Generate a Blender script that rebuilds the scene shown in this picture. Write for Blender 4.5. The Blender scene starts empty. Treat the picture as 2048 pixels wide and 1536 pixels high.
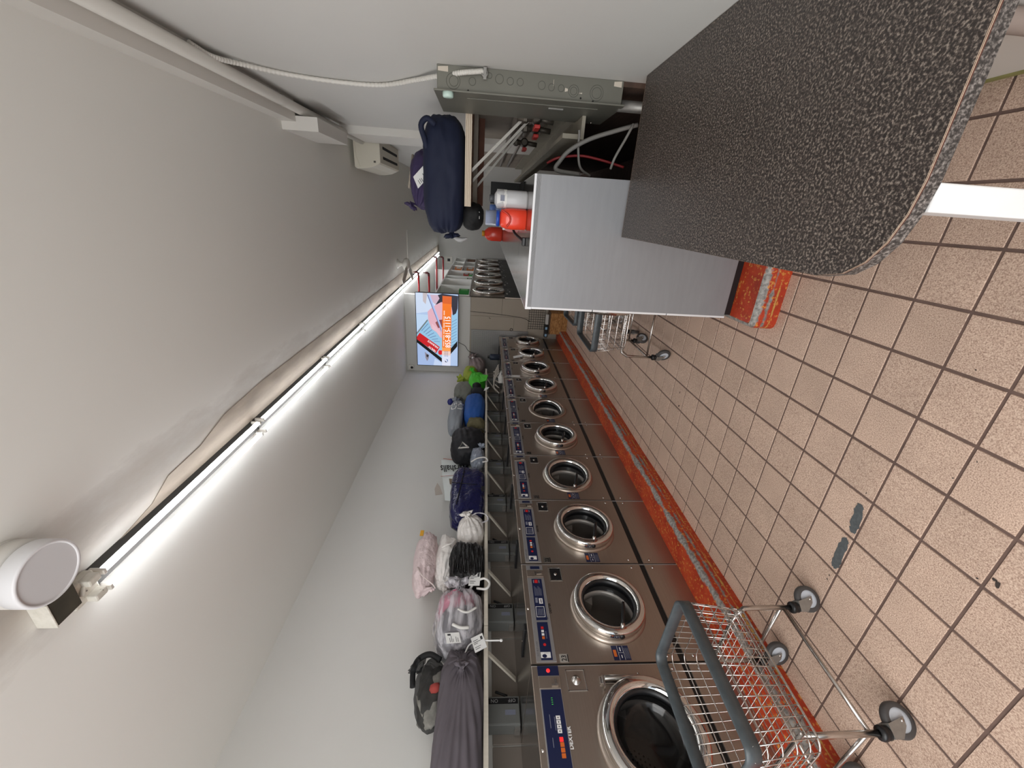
import bpy, math, random
from mathutils import Vector, Matrix, noise
random.seed(7)
sc = bpy.context.scene
COL = sc.collection
PI = math.pi

# ------------------------------------------------------------------ camera, world, daylight, exposure
F, YAW, PITCH, ROLL, CAMH = 810.02, -0.407477, 0.0773143, -0.0327890, 1.6540576
cyw, syw, cpt, spt, crl, srl = math.cos(YAW), math.sin(YAW), math.cos(PITCH), math.sin(PITCH), math.cos(ROLL), math.sin(ROLL)
fwd = Vector((syw * cpt, cyw * cpt, -spt)); rt = Vector((cyw, -syw, 0)); dn = fwd.cross(rt)
right = crl * rt + srl * dn; down = -srl * rt + crl * dn
cam_data = bpy.data.cameras.new('camera'); cam = bpy.data.objects.new('camera', cam_data); COL.objects.link(cam)
cam_data.sensor_fit = 'HORIZONTAL'; cam_data.sensor_width = 36.0; cam_data.lens = F * 36.0 / 2048.0
cam_data.clip_start = 0.05; cam_data.clip_end = 100
# the picture was taken with the phone held on its side: the top of the room is at the left of the frame
cam.matrix_world = Matrix((( down.x, right.x, -fwd.x, 0), (down.y, right.y, -fwd.y, 0), (down.z, right.z, -fwd.z, CAMH), (0, 0, 0, 1)))
sc.camera = cam
w = bpy.data.worlds.new('world'); sc.world = w; w.use_nodes = True
wb = w.node_tree.nodes['Background']; wb.inputs[0].default_value = (0.80, 0.90, 1.0, 1); wb.inputs[1].default_value = 1.2
ld = bpy.data.lights.new('storefront_daylight', 'AREA'); ld.shape = 'RECTANGLE'; ld.size = 3.3; ld.size_y = 1.7
ld.energy = 88; ld.color = (1.0, 0.98, 0.95)
lo = bpy.data.objects.new('storefront_daylight', ld); COL.objects.link(lo)
lo.location = (-1.15, -1.30, 2.0); lo.rotation_euler = (math.radians(54), 0, 0)      # faces into the shop, +Y
TUBE_STRENGTH = 15.0
sc.view_settings.view_transform = 'Standard'; sc.view_settings.look = 'None'
sc.view_settings.gamma = 1.0; sc.view_settings.use_curve_mapping = False
sc.view_settings.exposure = 0.0
sc.cycles.diffuse_bounces = 8; sc.cycles.max_bounces = 14

# ------------------------------------------------------------------ materials
MATS = {}
def srgb(c):
    return tuple((x / 255 / 12.92 if x / 255 <= 0.04045 else ((x / 255 + 0.055) / 1.055) ** 2.4) for x in c) + (1,)
def base(name):
    m = bpy.data.materials.new(name); m.use_nodes = True
    return m, m.node_tree.nodes, m.node_tree.links, m.node_tree.nodes['Principled BSDF']
def mat(name, col, rough=0.5, metal=0.0, var=0.0, scale=8.0, bump=0.0, bscale=None, alpha=1.0, emit=None, estr=0.0, trans=0.0, stretch=None, coat=0.0, dist=0.01, tint=0.0):
    if name in MATS: return MATS[name]
    m, N, L, b = base(name)
    c = srgb(col)
    b.inputs['Base Color'].default_value = c; b.inputs['Roughness'].default_value = rough; b.inputs['Metallic'].default_value = metal
    b.inputs['Alpha'].default_value = alpha
    if trans: b.inputs['Transmission Weight'].default_value = trans
    if coat: b.inputs['Coat Weight'].default_value = coat
    if emit is not None:
        b.inputs['Emission Color'].default_value = srgb(emit); b.inputs['Emission Strength'].default_value = estr
    if var or bump:
        tc = N.new('ShaderNodeTexCoord'); mp = N.new('ShaderNodeMapping'); L.new(tc.outputs['Object'], mp.inputs[0])
        if stretch: mp.inputs['Scale'].default_value = stretch
    if var:
        n = N.new('ShaderNodeTexNoise'); n.inputs['Scale'].default_value = scale; n.inputs['Detail'].default_value = 6
        L.new(mp.outputs[0], n.inputs['Vector'])
        r = N.new('ShaderNodeMapRange'); r.inputs[1].default_value = 0.25; r.inputs[2].default_value = 0.75
        r.inputs[3].default_value = 1 - var; r.inputs[4].default_value = 1 + var
        L.new(n.outputs['Fac'], r.inputs[0])
        mx = N.new('ShaderNodeVectorMath'); mx.operation = 'SCALE'; mx.inputs[0].default_value = c[:3]
        L.new(r.outputs[0], mx.inputs['Scale']); L.new(mx.outputs[0], b.inputs['Base Color'])
    if bump:
        n2 = N.new('ShaderNodeTexNoise'); n2.inputs['Scale'].default_value = bscale or scale; n2.inputs['Detail'].default_value = 4
        L.new(mp.outputs[0], n2.inputs['Vector'])
        bp = N.new('ShaderNodeBump'); bp.inputs['Strength'].default_value = bump; bp.inputs['Distance'].default_value = dist
        L.new(n2.outputs['Fac'], bp.inputs['Height']); L.new(bp.outputs[0], b.inputs['Normal'])
    MATS[name] = m
    return m
def ramp(N, stops):
    r = N.new('ShaderNodeValToRGB'); e = r.color_ramp.elements
    while len(e) < len(stops): e.new(0.5)
    for k, (p, c) in enumerate(stops): e[k].position = p; e[k].color = srgb(c)
    return r
def speckle(name, stops, scale, rough, tint=0.0, bump=0.05, patch=None):
    """fine grain of several colours (fired clay tile, laminate)"""
    m, N, L, b = base(name)
    tc = N.new('ShaderNodeTexCoord'); oi = N.new('ShaderNodeObjectInfo')
    ad = N.new('ShaderNodeVectorMath'); ad.operation = 'ADD'
    L.new(tc.outputs['Object'], ad.inputs[0])
    sc_ = N.new('ShaderNodeVectorMath'); sc_.operation = 'SCALE'; sc_.inputs[0].default_value = (31, 17, 5)
    L.new(oi.outputs['Random'], sc_.inputs['Scale']); L.new(sc_.outputs[0], ad.inputs[1])
    n = N.new('ShaderNodeTexNoise'); n.inputs['Scale'].default_value = scale; n.inputs['Detail'].default_value = 3; n.inputs['Roughness'].default_value = 0.6
    L.new(ad.outputs[0], n.inputs['Vector'])
    r = ramp(N, stops); L.new(n.outputs['Fac'], r.inputs[0])
    col = r.outputs[0]
    n3 = N.new('ShaderNodeTexNoise'); n3.inputs['Scale'].default_value = 6; n3.inputs['Detail'].default_value = 4
    L.new(ad.outputs[0], n3.inputs['Vector'])
    mr = N.new('ShaderNodeMapRange'); mr.inputs[1].default_value = 0.3; mr.inputs[2].default_value = 0.7; mr.inputs[3].default_value = 0.93; mr.inputs[4].default_value = 1.07
    L.new(n3.outputs['Fac'], mr.inputs[0])
    if tint:
        mt = N.new('ShaderNodeMapRange'); mt.inputs[3].default_value = 1 - tint; mt.inputs[4].default_value = 1 + tint
        L.new(oi.outputs['Random'], mt.inputs[0])
        mm = N.new('ShaderNodeMath'); mm.operation = 'MULTIPLY'; L.new(mr.outputs[0], mm.inputs[0]); L.new(mt.outputs[0], mm.inputs[1]); f = mm.outputs[0]
    else: f = mr.outputs[0]
    vs = N.new('ShaderNodeVectorMath'); vs.operation = 'SCALE'; L.new(col, vs.inputs[0]); L.new(f, vs.inputs['Scale'])
    L.new(vs.outputs[0], b.inputs['Base Color']); b.inputs['Roughness'].default_value = rough
    if bump:
        bp = N.new('ShaderNodeBump'); bp.inputs['Strength'].default_value = bump; bp.inputs['Distance'].default_value = 0.002
        L.new(n.outputs['Fac'], bp.inputs['Height']); L.new(bp.outputs[0], b.inputs['Normal'])
    MATS[name] = m
    return m
TILE = speckle('quarry_tile', [(0.30, (140, 112, 97)), (0.45, (184, 156, 138)), (0.58, (207, 181, 162)), (0.72, (224, 203, 184))], 230, 0.6, tint=0.05)
LAMI = speckle('speckled_laminate', [(0.34, (36, 31, 29)), (0.48, (52, 45, 42)), (0.56, (92, 83, 77)), (0.66, (142, 131, 121))], 165, 0.42, bump=0.02)
LAMIE = speckle('speckled_laminate_edge', [(0.36, (40, 37, 36)), (0.48, (62, 58, 56)), (0.57, (106, 100, 96)), (0.70, (148, 141, 136))], 165, 0.5, bump=0.02)
GROUT = mat('grout', (104, 84, 76), 0.9, var=0.2, scale=14)
WALL = mat('white_paint', (206, 205, 201), 0.6, var=0.012, scale=3, bump=0.06, bscale=18)
WTRIM = mat('white_trim_paint', (216, 213, 207), 0.5, var=0.02, scale=5)
PIPEW = mat('white_painted_pipe', (214, 211, 204), 0.4)
STEEL = mat('stainless_steel', (176, 164, 153), 0.36, 0.9, var=0.05, scale=3, stretch=(1, 1, 60))
STEEL2 = mat('brushed_strip', (176, 176, 178), 0.4, 0.7)
STEELT = mat('stainless_top', (150, 146, 142), 0.18, 0.92, var=0.06, scale=6)
CHROME = mat('chrome', (225, 224, 222), 0.07, 1.0)
CHROMED = mat('dull_chrome', (190, 186, 182), 0.2, 1.0)
BLACK = mat('black_plastic', (16, 17, 20), 0.4)
BLACKM = mat('black_matte', (11, 11, 13), 0.75)
RUBBER = mat('black_rubber', (44, 43, 44), 0.6)
NAVYP = mat('navy_panel', (20, 29, 66), 0.4)
WHITEP = mat('white_print', (228, 228, 228), 0.5)
GREYP = mat('grey_print', (120, 124, 140), 0.5)
RED = mat('red_button', (200, 34, 36), 0.4)
REDL = mat('red_led', (220, 30, 30), 0.4, emit=(255, 40, 40), estr=1.2)
ORANGE = mat('orange_button', (206, 104, 40), 0.4)
GREENL = mat('green_led', (60, 150, 60), 0.5, emit=(80, 220, 90), estr=0.3)
DARKGLASS = mat('dark_door_glass', (20, 20, 21), 0.06, 0.0, alpha=0.16); LENS = mat('smoked_lens', (16, 16, 17), 0.08, alpha=0.72)
DRUM = mat('drum_steel', (196, 191, 186), 0.4, 0.35)
DRUMH = mat('drum_hole', (8, 8, 8), 0.8)
GREYPANEL = mat('grey_enamel', (140, 141, 144), 0.42, 0.25, var=0.05, scale=5, stretch=(1, 1, 8))
ALU = mat('white_aluminium', (226, 226, 228), 0.35, 0.1)
BOXM = mat('electrical_box_grey', (112, 111, 102), 0.5, 0.3, var=0.08, scale=4)
SWBOX = mat('switch_box_grey', (118, 120, 118), 0.5, 0.3, var=0.1, scale=6)
TAUPE = mat('taupe_panel', (140, 131, 123), 0.45, 0.3, var=0.06, scale=3)
BEIGE = mat('beige_panel', (166, 156, 142), 0.6, var=0.03, scale=2)
SHELFW = mat('painted_shelf_edge', (206, 198, 184), 0.6, var=0.06, scale=9, stretch=(1, 6, 1))
WOODSHADE = mat('brown_board_gap_shade', (74, 56, 46), 0.8, var=0.3, scale=4, stretch=(1, 1, 14))
PAPER = mat('paper_tag', (226, 226, 224), 0.8)
INK = mat('ink', (60, 60, 62), 0.8)
TYRE = mat('caster_tyre', (72, 70, 70), 0.55)
HUB = mat('caster_hub', (196, 203, 212), 0.45)
GALV = mat('galvanised', (150, 148, 144), 0.45, 0.7, var=0.12, scale=40)
REDPAINT = mat('red_painted_rod', (150, 22, 26), 0.3)
GLINT = mat('silver_glint', (190, 190, 192), 0.3, 0.6)

def shelf_ply():
    m, N, L, b = base('plywood_edge')
    tc = N.new('ShaderNodeTexCoord'); sp = N.new('ShaderNodeSeparateXYZ'); L.new(tc.outputs['Object'], sp.inputs[0])
    n = N.new('ShaderNodeTexNoise'); n.inputs['Scale'].default_value = 30; n.inputs['Detail'].default_value = 4; L.new(tc.outputs['Object'], n.inputs['Vector'])
    a = N.new('ShaderNodeMath'); a.operation = 'MULTIPLY_ADD'; a.inputs[1].default_value = 0.006; L.new(n.outputs['Fac'], a.inputs[0]); L.new(sp.outputs['Z'], a.inputs[2])
    s = N.new('ShaderNodeMath'); s.operation = 'MULTIPLY'; s.inputs[1].default_value = 560; L.new(a.outputs[0], s.inputs[0])
    q = N.new('ShaderNodeMath'); q.operation = 'SINE'; L.new(s.outputs[0], q.inputs[0])
    r = ramp(N, [(0.0, (214, 200, 180)), (0.75, (206, 190, 168)), (0.96, (140, 106, 84))]); L.new(q.outputs[0], r.inputs[0])
    L.new(r.outputs[0], b.inputs['Base Color']); b.inputs['Roughness'].default_value = 0.75
    return m
PLY = shelf_ply()

def kerb_mat():
    """red-orange deck paint worn through to bare concrete along the nosing, with older yellow coats showing"""
    m, N, L, b = base('worn_red_paint')
    tc = N.new('ShaderNodeTexCoord'); at = N.new('ShaderNodeAttribute'); at.attribute_name = 'across'
    at.attribute_type = 'GEOMETRY'
    n = N.new('ShaderNodeTexNoise'); n.inputs['Scale'].default_value = 5; n.inputs['Detail'].default_value = 9; n.inputs['Roughness'].default_value = 0.7; L.new(tc.outputs['Object'], n.inputs['Vector'])
    nf = N.new('ShaderNodeTexNoise'); nf.inputs['Scale'].default_value = 55; nf.inputs['Detail'].default_value = 5; L.new(tc.outputs['Object'], nf.inputs['Vector'])
    # distance (m) across the kerb from the nosing line
    def band(centre, half, amp, soft=0.004):
        d = N.new('ShaderNodeMath'); d.operation = 'SUBTRACT'; L.new(at.outputs['Fac'], d.inputs[0]); d.inputs[1].default_value = centre
        ab = N.new('ShaderNodeMath'); ab.operation = 'ABSOLUTE'; L.new(d.outputs[0], ab.inputs[0])
        k = N.new('ShaderNodeMath'); k.operation = 'MULTIPLY_ADD'; k.inputs[1].default_value = amp; L.new(n.outputs['Fac'], k.inputs[0]); L.new(ab.outputs[0], k.inputs[2])
        k2 = N.new('ShaderNodeMath'); k2.operation = 'MULTIPLY_ADD'; k2.inputs[1].default_value = amp * 0.35; L.new(nf.outputs['Fac'], k2.inputs[0]); L.new(k.outputs[0], k2.inputs[2])
        mr = N.new('ShaderNodeMapRange'); mr.inputs[1].default_value = half + amp * 0.675 - soft; mr.inputs[2].default_value = half + amp * 0.675 + soft
        mr.inputs[3].default_value = 1; mr.inputs[4].default_value = 0; L.new(k2.outputs[0], mr.inputs[0])
        return mr.outputs[0]
    red = ramp(N, [(0.3, (140, 40, 20)), (0.5, (178, 56, 26)), (0.72, (198, 84, 40))]); L.new(n.outputs['Fac'], red.inputs[0])
    sp = N.new('ShaderNodeMapRange'); sp.inputs[1].default_value = 0.57; sp.inputs[2].default_value = 0.66; L.new(nf.outputs['Fac'], sp.inputs[0])
    def mix(fac, a, c):
        x = N.new('ShaderNodeMix'); x.data_type = 'RGBA'; L.new(fac, x.inputs['Factor']); L.new(a, x.inputs['A'])
        if isinstance(c, tuple): x.inputs['B'].default_value = srgb(c)
        else: L.new(c, x.inputs['B'])
        return x.outputs['Result']
    col = mix(sp.outputs[0], red.outputs[0], (206, 140, 66))
    col = mix(band(0.072, 0.001, 0.05), col, (196, 158, 84))
    grey = ramp(N, [(0.35, (112, 108, 104)), (0.6, (160, 157, 152))]); L.new(nf.outputs['Fac'], grey.inputs[0])
    col = mix(band(-0.012, 0.019, 0.11), col, grey.outputs[0])
    col = mix(band(0.040, 0.003, 0.075), col, grey.outputs[0])
    L.new(col, b.inputs['Base Color']); b.inputs['Roughness'].default_value = 0.5
    bp = N.new('ShaderNodeBump'); bp.inputs['Strength'].default_value = 0.35; bp.inputs['Distance'].default_value = 0.006
    L.new(nf.outputs['Fac'], bp.inputs['Height']); L.new(bp.outputs[0], b.inputs['Normal'])
    return m
KERB = kerb_mat()

def ceiling_mat():
    """white ceiling, soot and peeling paint in a strip beside the light run"""
    m, N, L, b = base('ceiling_paint')
    tc = N.new('ShaderNodeTexCoord'); sp = N.new('ShaderNodeSeparateXYZ'); L.new(tc.outputs['Object'], sp.inputs[0])
    mp = N.new('ShaderNodeMapping'); mp.inputs['Scale'].default_value = (3.2, 0.9, 1); L.new(tc.outputs['Object'], mp.inputs[0])
    n = N.new('ShaderNodeTexNoise'); n.inputs['Scale'].default_value = 2.2; n.inputs['Detail'].default_value = 8; n.inputs['Roughness'].default_value = 0.65; L.new(mp.outputs[0], n.inputs['Vector'])
    d = N.new('ShaderNodeMath'); d.operation = 'SUBTRACT'; d.inputs[1].default_value = -1.30; L.new(sp.outputs['X'], d.inputs[0])
    ab = N.new('ShaderNodeMath'); ab.operation = 'ABSOLUTE'; L.new(d.outputs[0], ab.inputs[0])
    k = N.new('ShaderNodeMath'); k.operation = 'MULTIPLY_ADD'; k.inputs[1].default_value = -0.34; L.new(n.outputs['Fac'], k.inputs[0]); L.new(ab.outputs[0], k.inputs[2])
    mr = N.new('ShaderNodeMapRange'); mr.inputs[1].default_value = -0.15; mr.inputs[2].default_value = 0.06; mr.inputs[3].default_value = .75; mr.inputs[4].default_value = 0; L.new(k.outputs[0], mr.inputs[0])
    x = N.new('ShaderNodeMix'); x.data_type = 'RGBA'; L.new(mr.outputs[0], x.inputs['Factor']); x.inputs['A'].default_value = srgb((235, 235, 230)); 
    dirt = ramp(N, [(0.35, (122, 110, 98)), (0.65, (170, 160, 148))]); L.new(n.outputs['Fac'], dirt.inputs[0]); L.new(dirt.outputs[0], x.inputs['B'])
    L.new(x.outputs['Result'], b.inputs['Base Color']); b.inputs['Roughness'].default_value = 0.7
    bp = N.new('ShaderNodeBump'); bp.inputs['Strength'].default_value = 0.15; bp.inputs['Distance'].default_value = 0.01
    L.new(n.outputs['Fac'], bp.inputs['Height']); L.new(bp.outputs[0], b.inputs['Normal'])
    return m
CEIL = ceiling_mat()

# ------------------------------------------------------------------ geometry helpers
class MB:
    def __init__(s): s.v = []; s.f = []; s.m = []; s.s = []
    def add(s, vs, fs, m=0, smooth=False):
        o = len(s.v); s.v += [Vector(p) for p in vs]
        for f in fs: s.f.append([i + o for i in f]); s.m.append(m); s.s.append(smooth)
        return s
    def box(s, x0, y0, z0, x1, y1, z1, m=0):
        x0, x1 = min(x0, x1), max(x0, x1); y0, y1 = min(y0, y1), max(y0, y1); z0, z1 = min(z0, z1), max(z0, z1)
        return s.add([(x0, y0, z0), (x1, y0, z0), (x1, y1, z0), (x0, y1, z0), (x0, y0, z1), (x1, y0, z1), (x1, y1, z1), (x0, y1, z1)],
                     [(0, 3, 2, 1), (4, 5, 6, 7), (0, 1, 5, 4), (1, 2, 6, 5), (2, 3, 7, 6), (3, 0, 4, 7)], m)
    def quad(s, a, b, c, d, m=0): return s.add([a, b, c, d], [(0, 1, 2, 3)], m)
    def prism(s, poly, axis, a, b, m=0, smooth=False):
        """extrude a 2D polygon (counter-clockwise) along 'X','Y','Z' between a and b"""
        def P(p, t): return {'X': (t, p[0], p[1]), 'Y': (p[0], t, p[1]), 'Z': (p[0], p[1], t)}[axis]
        n = len(poly); vs = [P(p, a) for p in poly] + [P(p, b) for p in poly]
        fs = [tuple(reversed(range(n))), tuple(range(n, 2 * n))]
        if axis == 'Y': fs = [tuple(range(n)), tuple(reversed(range(n, 2 * n)))]
        s.add(vs, fs, m)
        o = len(s.v) - 2 * n
        for i in range(n):
            j = (i + 1) % n
            q = [i, j, n + j, n + i]
            if axis == 'Y': q.reverse()
            s.f.append([t + o for t in q]); s.m.append(m); s.s.append(smooth)
        return s
    def ring(s, frames, n, m=0, smooth=True, closed=False, caps=True):
        """frames: list of rings (each a list of n points)"""
        o = len(s.v)
        for fr in frames: s.v += [Vector(p) for p in fr]
        k = len(frames)
        for i in range(k if closed else k - 1):
            a = o + i * n; b = o + ((i + 1) % k) * n
            for j in range(n):
                jj = (j + 1) % n
                s.f.append([a + j, a + jj, b + jj, b + j]); s.m.append(m); s.s.append(smooth)
        if caps and not closed:
            s.f.append([o + j for j in reversed(range(n))]); s.m.append(m); s.s.append(False)
            s.f.append([o + (k - 1) * n + j for j in range(n)]); s.m.append(m); s.s.append(False)
        return s
    def tube(s, pts, r, n=8, m=0, closed=False, caps=True):
        pts = [Vector(p) for p in pts]; k = len(pts); frames = []
        up = None
        for i, p in enumerate(pts):
            if closed: t = (pts[(i + 1) % k] - pts[i - 1])
            else: t = (pts[min(i + 1, k - 1)] - pts[max(i - 1, 0)])
            if t.length < 1e-9: t = Vector((0, 0, 1))
            t.normalize()
            if up is None:
                up = Vector((0, 0, 1)) if abs(t.z) < 0.9 else Vector((1, 0, 0))
            u = (up - t * up.dot(t))
            if u.length < 1e-6: u = t.orthogonal()
            u.normalize(); up = u; v = t.cross(u)
            rr = r[i] if isinstance(r, (list, tuple)) else r
            frames.append([p + (u * math.cos(2 * PI * j / n) + v * math.sin(2 * PI * j / n)) * rr for j in range(n)])
        return s.ring(frames, n, m, True, closed, caps)
    def lathe(s, prof, o, axis, n=24, m=0, smooth=True, closed=False, caps=False):
        """prof: (radius, height) list turned about the axis through o"""
        o = Vector(o); a = Vector(axis).normalized(); u = a.orthogonal().normalized(); v = a.cross(u)
        fr = [[o + a * h + (u * math.cos(2 * PI * j / n) + v * math.sin(2 * PI * j / n)) * max(r, 1e-4) for j in range(n)] for r, h in prof]
        return s.ring(fr, n, m, smooth, closed, caps)
    def disc(s, o, axis, r, n=24, m=0):
        o = Vector(o); a = Vector(axis).normalized(); u = a.orthogonal().normalized(); v = a.cross(u)
        return s.add([o + (u * math.cos(2 * PI * j / n) + v * math.sin(2 * PI * j / n)) * r for j in range(n)], [tuple(range(n))], m)
    def text(s, txt, o, u, v, size, m=0, align='LEFT', squeeze=1.0, bold=0.0):
        cu = bpy.data.curves.new('lettering', 'FONT'); cu.body = txt; cu.size = size; cu.align_x = align; cu.resolution_u = 2; cu.offset = bold
        ob = bpy.data.objects.new('lettering', cu); COL.objects.link(ob)
        dg = bpy.context.evaluated_depsgraph_get(); me = bpy.data.meshes.new_from_object(ob.evaluated_get(dg))
        o, u, v = Vector(o), Vector(u), Vector(v)
        s.add([o + u * (p.co.x * squeeze) + v * p.co.y for p in me.vertices], [tuple(p.vertices) for p in me.polygons], m)
        bpy.data.objects.remove(ob); bpy.data.meshes.remove(me); bpy.data.curves.remove(cu)
        return s
    def build(s, name, mats, parent=None, origin=None, bevel=0.0, seg=2):
        if not isinstance(mats, (list, tuple)): mats = [mats]
        o = Vector(origin) if origin is not None else Vector((0, 0, 0))
        me = bpy.data.meshes.new(name); me.from_pydata([p - o for p in s.v], [], s.f)
        for m_ in mats: me.materials.append(m_)
        me.polygons.foreach_set('material_index', s.m); me.polygons.foreach_set('use_smooth', s.s); me.update()
        ob = bpy.data.objects.new(name, me); COL.objects.link(ob); ob.location = o
        if parent: ob.parent = parent
        if bevel:
            bv = ob.modifiers.new('edge', 'BEVEL'); bv.width = bevel; bv.segments = seg; bv.limit_method = 'ANGLE'; bv.angle_limit = math.radians(50)
        return ob
def tag(o, label=None, cat=None, group=None, kind=None):
    if label: o['label'] = label
    if cat: o['category'] = cat
    if group: o['group'] = group
    if kind: o['kind'] = kind
    return o
def empty(name, loc, label, cat, group=None, rz=0):
    o = bpy.data.objects.new(name, None); COL.objects.link(o); o.location = loc; o.rotation_euler.z = rz; o.empty_display_size = 0.1
    return tag(o, label, cat, group)
def struct(o, label=None): return tag(o, label, kind='structure')
KIDS = {}
def copy_tree(o, parent=None):
    c = o.copy(); COL.objects.link(c)
    if parent: c.parent = parent
    for ch in list(o.children): copy_tree(ch, c)
    return c
def arc(cx, cy, r, a0, a1, n): return [(cx + r * math.cos(a0 + (a1 - a0) * i / n), cy + r * math.sin(a0 + (a1 - a0) * i / n)) for i in range(n + 1)]
def spline(pts, n=8):
    """Catmull-Rom through the points"""
    P = [Vector(p) for p in pts]; P = [2 * P[0] - P[1]] + P + [2 * P[-1] - P[-2]]; out = []
    for i in range(1, len(P) - 2):
        for k in range(n):
            t = k / n
            out.append(0.5 * (2 * P[i] + (P[i + 1] - P[i - 1]) * t + (2 * P[i - 1] - 5 * P[i] + 4 * P[i + 1] - P[i + 2]) * t * t + (3 * P[i] - P[i - 1] - 3 * P[i + 1] + P[i + 2]) * t ** 3))
    out.append(P[-2]); return out

XL, XR, ZC, YB, YF = -3.2, 0.635, 3.18, 14.3, -1.4
# ------------------------------------------------------------------ the room
b = MB(); b.box(XL - .1, YF, -.12, XR + .1, YB, -.0035)
floor = struct(b.build('floor', GROUT), 'brown grout bed under square pinkish quarry tiles')
b = MB(); b.box(XL - .1, YF - .1, ZC, XR + .1, YB + .1, ZC + .1); ceiling = struct(b.build('ceiling', CEIL), 'off-white ceiling with a sooty peeling strip along the light run')
b = MB(); b.box(XL - .1, YF, -.1, XL, YB, ZC); wall_left = struct(b.build('wall_left', WALL), 'plain white wall above the long bag shelf')
b = MB(); b.box(XR, YF, -.1, XR + .1, YB, ZC); wall_right = struct(b.build('wall_right', WALL), 'white wall behind the dark counter and the fuse box')
b = MB(); b.box(XL - .1, YB, -.1, XR + .1, YB + .1, ZC); wall_back = struct(b.build('wall_back', WALL), 'pale far wall beyond the dryers')
# shop front behind the camera: piers and sill around one wide opening the daylight comes through
b = MB(); b.box(XL - .1, YF - .1, -.1, XR + .1, YF, .45); b.box(XL - .1, YF - .1, 2.95, XR + .1, YF, ZC); b.box(XL - .1, YF - .1, .45, XL + .15, YF, 2.95); b.box(XR - .1, YF - .1, .45, XR + .1, YF, 2.95)
struct(b.build('wall_front', WALL), 'shop front wall with a wide opening for daylight')
b = MB()
for x in (XL + .15, -2.1, -0.9, XR - .16): b.box(x, YF - .08, .45, x + .05, YF - .02, 2.95)
b.box(XL + .15, YF - .08, .45, XR - .1, YF - .02, .5); b.box(XL + .15, YF - .08, 2.9, XR - .1, YF - .02, 2.95)
struct(b.build('window_1', ALU), 'aluminium shop window frame')

# boxed-in beam at the right ceiling edge, with its return, and the wall pier
b = MB(); b.box(.497, YF, 3.075, XR, 3.6, ZC); struct(b.build('trim_1', WTRIM), 'white boxed beam along the ceiling above the counter wall')
b = MB(); b.box(.442, 3.6, 2.92, .535, 4.3, ZC); struct(b.build('trim_2', WTRIM), 'deeper end of the white ceiling beam')
b = MB(); b.box(.569, 4.55, 1.2, XR, 5.15, 3.06); struct(b.build('trim_3', WTRIM), 'shallow white wall pier beyond the ceiling beam')
b = MB(); b.box(.60, 5.2, 2.0, XR, 5.26, 2.83); struct(b.build('trim_4', WTRIM), 'white wire raceway on the wall under the air conditioner')
# partition with the television, its soffit and the wall cladding below
b = MB(); b.box(XL, 7.97, 1.905, -1.62, 8.06, ZC); tvwall = struct(b.build('wall_partition', WALL), 'white drop wall behind the television')
bd = MB()
bd.box(XL, 7.985, .0, -1.62, 8.06, 1.905); lower = struct(bd.build('wall_partition_lower', BEIGE), 'beige boarded wall below the television')
def panel(x0, z0, x1, z1, m, name='panel', y=7.972):
    return MB().box(x0, y, z0, x1, 7.99, z1).build(name, m, lower, bevel=.003)
for (x0, z0, x1, z1) in ((-1.98, 1.28, -1.622, 1.9), (-1.98, .745, -1.622, 1.272), (-2.262, 1.03, -1.985, 1.9), (-2.262, .745, -1.985, 1.022), (-1.80, .3, -1.622, .738)): panel(x0, z0, x1, z1, BEIGE)
# diamond-plate sheet: raised lozenges
CHK = mat('diamond_plate', (150, 148, 146), 0.38, 0.6)
plate = MB().box(XL + .01, 7.966, .72, -2.268, 7.985, 1.88).build('steel_sheet', CHK, lower)
b = MB()
for i in range(22):
    for j in range(26):
        x = -3.15 + i * .04; z = .75 + j * .043; a = PI / 4 if (i + j) % 2 else -PI / 4
        dx, dz = math.cos(a) * .015, math.sin(a) * .015; ex, ez = -math.sin(a) * .005, math.cos(a) * .005
        b.add([(x - dx, 7.966, z - dz), (x - ex, 7.966, z - ez), (x + dx, 7.966, z + dz), (x + ex, 7.966, z + ez), (x, 7.962, z)], [(0, 1, 4), (1, 2, 4), (2, 3, 4), (3, 0, 4)])
pl = tag(b.build('raised_pattern', CHK, plate), kind='stuff')
b = MB()
for i in range(9): b.tube([(-2.2 + i * .048, 7.972, .40), (-2.2 + i * .048, 7.972, .735)], .003, 4)
for i in range(8): b.tube([(-2.21, 7.966, .41 + i * .045), (-1.81, 7.966, .41 + i * .045)], .003, 4)
tag(b.build('wire_grille', mat('dark_wire', (70, 68, 66), .5, .5), lower), kind='stuff')
b = MB(); b.tube([(-2.03, 7.962, 1.50), (-2.01, 7.96, 1.53)], .004, 5); b.lathe([(.020, 0), (.026, -.008), (.031, 0)], (-2.24, 7.970, 1.07), (0, 1, 0), 14, closed=False)
b.build('keyhole_ring', BLACK, lower)

# quarry tiles, the 300 that show largest one by one, the far rest joined
S = .2032; OX, OY = .225648, 1.672843 - .0
def onscreen(X, Y, Z=0):
    d = Vector((X, Y, Z - CAMH)); z = d.dot(fwd)
    if z < .15: return None
    return 1024 + F * d.dot(down) / z, 768 - F * d.dot(right) / z, z
cells = []
for i in range(-12, 5):
    for j in range(-40, 12):
        x0 = i * S - OX; y0 = (-j) * S + OY - S
        cx, cy = x0 + S / 2, y0 + S / 2
        if x0 + S < -2.16 + .02 or x0 > XR - .02 or cy < -1.2 or cy > 9.6: continue
        if x0 > -.545 and y0 > 2.15: continue
        vis = 0
        for (ax, ay) in ((0, 0), (S, 0), (0, S), (S, S), (S / 2, S / 2)):
            p = onscreen(x0 + ax, y0 + ay)
            if p and -40 < p[0] < 2088 and -40 < p[1] < 1576: vis = 1; zz = p[2]
        cells.append((0 if vis else 1, (zz if vis else 50), x0, y0))
cells.sort()
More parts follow.
